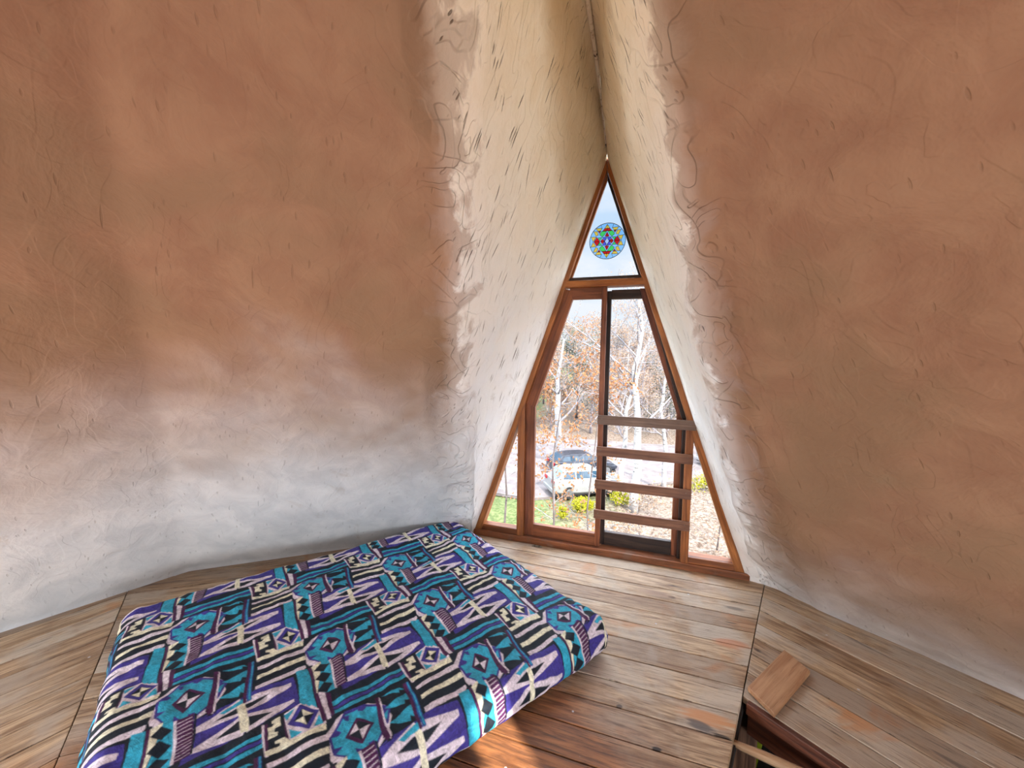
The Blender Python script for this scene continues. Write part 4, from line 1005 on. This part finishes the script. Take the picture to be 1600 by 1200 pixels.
tree('birch_tree', 'white birch standing close behind the slatted half of the window', 'tree', (-0.05, 17.6, G),
     [(0, 0, 0), (0.1, 0, 2.5), (0.0, 0, 5.0), (-0.15, 0, 7.2), (0.1, 0, 9.0), (-0.1, 0, 10.6)], 0.24, M_BIRCH, M_TAN, 1100, 3,
     first=0.3, nb=13, blen=2.9, depth=2, extra=(([(-0.1, 0, 6.2), (-1.3, -0.4, 7.8), (-2.3, -0.8, 8.7), (-3.4, -1.2, 9.5)], 0.07), ([(-0.1, 0, 6.8), (-1.6, 0, 8.0), (-2.5, -0.3, 8.4), (-3.3, -0.4, 8.8)], 0.06)), brm=M_GREY)
tree('birch_tree', 'second white birch trunk just left of the birch behind the slats', 'tree', (-0.95, 19.6, G),
     [(0, 0, 0), (0.25, 0, 2.5), (0.3, 0, 4.8), (0.9, 0, 7.0), (1.5, 0, 9.4)], 0.17, M_BIRCH, M_TAN, 1500, 5, first=0.3, nb=11, blen=2.5, depth=2, brm=M_GREY)
tree('birch_tree', 'slender white birch rising at the right side of the slatted glass', 'tree', (1.5, 21.0, G),
     [(0, 0, 0), (0.0, 0, 2.5), (-0.3, 0, 4.8), (-0.1, 0, 7.0), (0.3, 0, 9.9)], 0.15, M_BIRCH, M_TAN, 1300, 7, first=0.3, nb=11, blen=2.6, depth=2,
     brm=M_GREY)
tree('birch_tree', 'white birch trunk behind the orange oak leaves left of the mullion', 'tree', (-5.7, 25.2, G),
     [(0, 0, 0), (0.1, 0, 3), (0.0, 0, 6), (0.4, 0, 9.0)], 0.30, M_BIRCH, M_TAN, 1600, 9, first=0.35, nb=10, blen=3.2, depth=2, brm=M_GREY)
tree('oak_sapling', 'young oak hung with orange leaves close outside the left sash', 'tree', (-2.75, 10.6, G),
     [(0, 0, 0), (0.15, 0, 2.0), (0.05, 0, 4.2), (0.30, 0, 6.2), (0.4, 0, 7.6)], 0.045, M_BROWN, M_ORANGE, 800, 12, first=0.12, nb=15, blen=1.7, depth=1, lsize=0.06, scatter=0.10, up=0.1, brm=M_GREY)
tree('oak_sapling', 'thin orange leaved oak beside the pale birch left of the mullion', 'tree', (-1.55, 12.2, G),
     [(0, 0, 0), (-0.1, 0, 2.0), (0.1, 0, 4.2), (0.25, 0, 6.2), (0.15, 0, 7.2)], 0.04, M_BROWN, M_ORANGE, 700, 14, first=0.12, nb=13, blen=1.5, depth=1, lsize=0.07, scatter=0.10, up=0.1, brm=M_GREY)
tree('oak_sapling', 'orange leaved oak seen through the narrow left corner pane', 'tree', (-5.2, 12.6, G),
     [(0, 0, 0), (0.1, 0, 2.0), (-0.05, 0, 4.0), (0.20, 0, 6.0), (0.1, 0, 7.4)], 0.05, M_BROWN, M_ORANGE, 1300, 15, first=0.25, nb=15, blen=2.0, depth=1, lsize=0.07, scatter=0.12, up=0.1, brm=M_GREY)
tree('oak_sapling', 'tan leaved oak bush below the lowest slat', 'tree', (0.2, 13.2, G),
     [(0, 0, 0), (0.1, 0, 0.8), (0.0, 0, 1.6), (0.1, 0, 2.4)], 0.03, M_BROWN, M_TAN, 800, 16, first=0.05, nb=13, blen=1.4, depth=1, lsize=0.06, scatter=0.14, up=0.1, brm=M_GREY)
tree('oak_sapling', 'twiggy tan leaved sapling seen through the right corner pane', 'tree', (3.3, 14.6, G),
     [(0, 0, 0), (0.1, 0, 1.2), (0.0, 0, 2.4), (0.1, 0, 3.6)], 0.035, M_BROWN, M_TAN, 800, 18, first=0.05, nb=14, blen=1.6, depth=1, lsize=0.06, scatter=0.14, up=0.1, brm=M_GREY)

# woods beyond the road: a few kinds, copied whole
protos = []
for q, (seed, lm, nl, h, bk) in enumerate(((31, M_TAN, 3800, 10.5, M_GREY), (32, M_ORANGE, 3400, 9.0, M_GREY), (33, M_TAN, 2600, 11.5, M_BIRCH), (34, M_PINE, 5200, 8.5, M_BROWN))):
    protos.append(tree('woodland_tree', ('pale tan leaved tree in the hazy woods beyond the road', 'orange leaved tree in the hazy woods beyond the road', 'white trunked bare tree in the hazy woods beyond the road', 'dull green tree in the hazy woods beyond the road')[q], 'tree', (0, 0, 0), [(0, 0, 0), (0.1, 0, h * 0.3), (-0.1, 0.1, h * 0.65), (0.1, 0, h)], 0.16, bk, lm, nl, seed,
                       first=0.12, nb=16, blen=3.0, depth=2, lsize=0.11, scatter=0.28, group=('tan trees beyond the road', 'orange trees beyond the road', 'white trunked trees beyond the road', 'green trees beyond the road')[q], minr=0.012, brm=M_GREY))
rg = random.Random(77); first_used = set()
spots = []
for i in range(30):
    y = 38 + (i % 3) * 6.5 + rg.uniform(-1.0, 1.0); x = -23 + 36 * (i + rg.uniform(-0.3, 0.3)) / 30
    spots.append((x, y))
for i, (x, y) in enumerate(spots):
    q = (0, 1, 2, 0, 1, 3, 2, 1)[i % 8]
    s = rg.uniform(0.8, 1.05) * (0.80 if x > 0.5 else 1.0)
    p = protos[q]
    if q in first_used:
        r = p.copy(); COL.objects.link(r)
        for ch in p.children:
            c = ch.copy(); COL.objects.link(c); c.parent = r
        root = r
    else: root = p; first_used.add(q)
    root.location = (x, y, gz(x, y) - 0.1); root.rotation_euler = (0, 0, rg.uniform(0, 6.28)); root.scale = (s, s, s)

# yellow shrubs and brush
def shrub(label, x, y, r, h, lm, n, seed, cat='shrub'):
    rg = random.Random(seed); root = empty('shrub', (x, y, gz(x, y))); tag(root, label, cat)
    bb = MB(); tips = []
    for k in range(16):
        a = rg.uniform(0, 6.28); e = rg.uniform(0.2, 1.0)
        q = Vector((math.cos(a) * r * e, math.sin(a) * r * e, h * (1.05 - e * 0.6)))
        bb.tube([(0, 0, 0), tuple(q * 0.5 + Vector((0, 0, h * 0.12))), tuple(q)], [0.018, 0.012, 0.005], 4, cap=False); tips += [q, q * 0.8, q * 0.6]
    bb.build('stems', M_GREY, root); leaf_cloud(tips, n, 0.05, r * 0.17, rg).build('foliage', lm, root)
shrub('bright yellow shrub on the grass close to the mullion', -2.5, 16.7, 0.55, 0.75, M_YELLOW, 1500, 41)
shrub('small yellow shrub left of the bright yellow one', -3.3, 15.7, 0.38, 0.45, M_YELLOW, 700, 42)
shrub('yellow shrub behind the slats beside the birches', -0.6, 18.4, 0.65, 0.7, M_YELLOW, 1300, 43)
shrub('yellow shrub seen through the right corner pane', 3.8, 22.6, 0.9, 0.8, M_YELLOW, 1300, 44)

# ---------------------------------------------------------------- parked cars
def carpaint(name, c):
    t = NT(name); t.bsdf(t.mix(t.mr(t.noise(t.coord(), 2.0, 2), 0.3, 0.7), tuple(x * 0.94 for x in c), c), 0.25, metallic=0.3); return t.m
M_CGLASS = flat('dark_car_glass', sr(60, 92, 116), 0.06, amt=0.1)
M_TYRE = flat('black_tyre', sr(26, 26, 28), 0.8); M_RIM = flat('alloy_rim', sr(176, 178, 182), 0.3, metallic=0.6)
M_LAMP = flat('red_tail_lamp', sr(204, 30, 40), 0.2, amt=0.1); M_BLK = flat('black_trim', sr(24, 24, 26), 0.6); M_WL = flat('clear_headlamp', sr(220, 225, 230), 0.15)
def car(label, loc, heading, paint, L=4.5, Wd=1.8, H=1.5):
    root = empty('car', loc); tag(root, label, 'car'); root.rotation_euler = (0, 0, heading)
    hw = Wd / 2
    # stations from the tail (x = 0) to the nose (x = L): belt height, roof height (None when no cabin)
    st = [(0.0, 0.55, 0.35, 0.86), (0.06, 0.98, 0.30, 0.94), (0.35, 1.02, 0.24, 0.98), (1.0, 1.02, 0.22, 1.0), (1.9, 0.99, 0.20, 1.0), (2.8, 0.96, 0.20, 1.0), (3.3, 0.92, 0.22, 0.99), (3.9, 0.82, 0.24, 0.95), (4.3, 0.70, 0.28, 0.88), (4.5, 0.52, 0.36, 0.78)]
    body = MB(); ring = 10
    for x, top, bot, wf in st:
        x *= L / 4.5; w_ = hw * wf
        body.v += [(x, -w_ * 0.90, bot), (x, -w_, bot + 0.12), (x, -w_, (bot + top) / 2 + 0.06), (x, -w_ * 0.96, top - 0.04), (x, -w_ * 0.86, top),
                   (x, w_ * 0.86, top), (x, w_ * 0.96, top - 0.04), (x, w_, (bot + top) / 2 + 0.06), (x, w_, bot + 0.12), (x, w_ * 0.90, bot)]
    for i in range(len(st) - 1):
        for k in range(ring):
            body.f.append((i * ring + k, i * ring + (k + 1) % ring, (i + 1) * ring + (k + 1) % ring, (i + 1) * ring + k)); body.mi.append(0)
    body.f.append(tuple(range(ring))[::-1]); body.mi.append(0); body.f.append(tuple((len(st) - 1) * ring + k for k in range(ring))); body.mi.append(0)
    body.build('body', paint, root, smooth=False, bevel=0.02)
    cab = MB()
    prof = [(0.18, 0.99), (0.62, H - 0.06), (1.3, H), (2.2, H - 0.01), (2.55, H - 0.06), (3.3, 0.94)]
    def cabin(m, inset_top, lo_w, hi_w, prof_, mi=0):
        n = len(prof_)
        for s in (-1, 1):
            for (x, z) in prof_:
                f = (z - 0.94) / (H - 0.94); m.v.append((x * L / 4.5, s * (lo_w * (1 - f) + hi_w * f), z))
        m.f.append(tuple(range(n))); m.f.append(tuple(range(n, 2 * n))[::-1]); m.mi += [mi, mi]
        for i in range(n): m.f.append((i, n + i, n + (i + 1) % n, (i + 1) % n)); m.mi.append(mi)
    cabin(cab, 0, hw * 0.86, hw * 0.68, prof); cab.build('roof', paint, root, bevel=0.03)
    for s in (-1, 1):
        for x0, x1, x2, x3 in ((0.55, 1.25, 1.25, 0.75), (1.33, 2.1, 2.1, 1.33), (2.18, 2.98, 2.48, 2.18)):
            g = MB(); sc = L / 4.5
            def P(x, z):
                f = (z - 0.94) / (H - 0.94); return (x * sc, s * ((hw * 0.86) * (1 - f) + hw * 0.68 * f + 0.012), z)
            q = [P(x0, 1.04), P(x1, 1.02), P(x2, H - 0.12), P(x3, H - 0.12)]
            inner = [(a, b - s * 0.02, c) for a, b, c in q]
            g.add(q + inner, [(0, 1, 2, 3), (7, 6, 5, 4), (0, 4, 5, 1), (1, 5, 6, 2), (2, 6, 7, 3), (3, 7, 4, 0)]); g.build('side_window', M_CGLASS, root)
        for xw in (0.85, 3.65):
            for nm, r, w0, w1, mm in (('tyre', 0.33, 0.0, 0.2, M_TYRE), ('rim', 0.20, -0.012, 0.1, M_RIM)):
                wl = MB(); n = 20; yy = s * (hw - 0.0)
                pr = [(xw * L / 4.5 + r * math.cos(2 * math.pi * i / n), 0.33 + r * math.sin(2 * math.pi * i / n)) for i in range(n)]
                wl.prism(pr, min(yy - s * w0, yy - s * w1), max(yy - s * w0, yy - s * w1), 'y'); wl.build(nm, mm, root, bevel=0.015)
        tl = MB(); tl.box((-0.01, s * hw * 0.62 - 0.13, 0.78), (0.16, s * hw * 0.62 + 0.22 * (1 if s > 0 else 1) - 0.06, 0.96)); tl.build('tail_lamp', M_LAMP, root, bevel=0.02)
        hl = MB(); hl.box((L - 0.30, s * hw * 0.66 - 0.16, 0.60), (L - 0.08, s * hw * 0.66 + 0.16, 0.74)); hl.build('headlamp', M_WL, root, bevel=0.02)
    for nm, pts in (('rear_window', [(0.235, 1.05), (0.62, H - 0.10)]), ('windscreen', [(3.22, 0.99), (2.62, H - 0.10)])):
        g = MB(); (xa, za), (xb, zb) = pts; sc = L / 4.5
        wa = hw * 0.80; wb = hw * 0.62; o = -0.03 if nm == 'rear_window' else 0.03
        q = [(xa * sc + o, -wa, za), (xa * sc + o, wa, za), (xb * sc + o, wb, zb + 0.02), (xb * sc + o, -wb, zb + 0.02)]
        q2 = [(a - o * 1.5, b, c - 0.02) for a, b, c in q]
        g.add(q + q2, [(0, 1, 2, 3), (7, 6, 5, 4), (0, 4, 5, 1), (1, 5, 6, 2), (2, 6, 7, 3), (3, 7, 4, 0)]); g.build(nm, M_CGLASS, root)
    bp = MB(); bp.box((-0.06, -hw * 0.84, 0.30), (0.10, hw * 0.84, 0.52)); bp.build('bumper', paint, root, bevel=0.03)
    bp = MB(); bp.box((0.1, -hw * 0.95, 0.18), (L - 0.2, hw * 0.95, 0.30)); bp.build('sill_trim', M_BLK, root)
car('silver hatchback with red tail lamps parked below the left sash', (-4.55, 18.1, G + 0.17), math.radians(33), carpaint('silver_paint', sr(206, 208, 208)))
car('dark car parked just behind the silver hatchback', (-5.3, 21.6, G + 0.17), math.radians(33), carpaint('dark_paint', sr(70, 76, 92)), 4.4, 1.75, 1.42)
car('white car parked far off, seen through the right corner pane', (4.3, 27.6, G + 0.17), math.radians(28), carpaint('white_paint', sr(226, 226, 228)), 4.4, 1.75, 1.45)
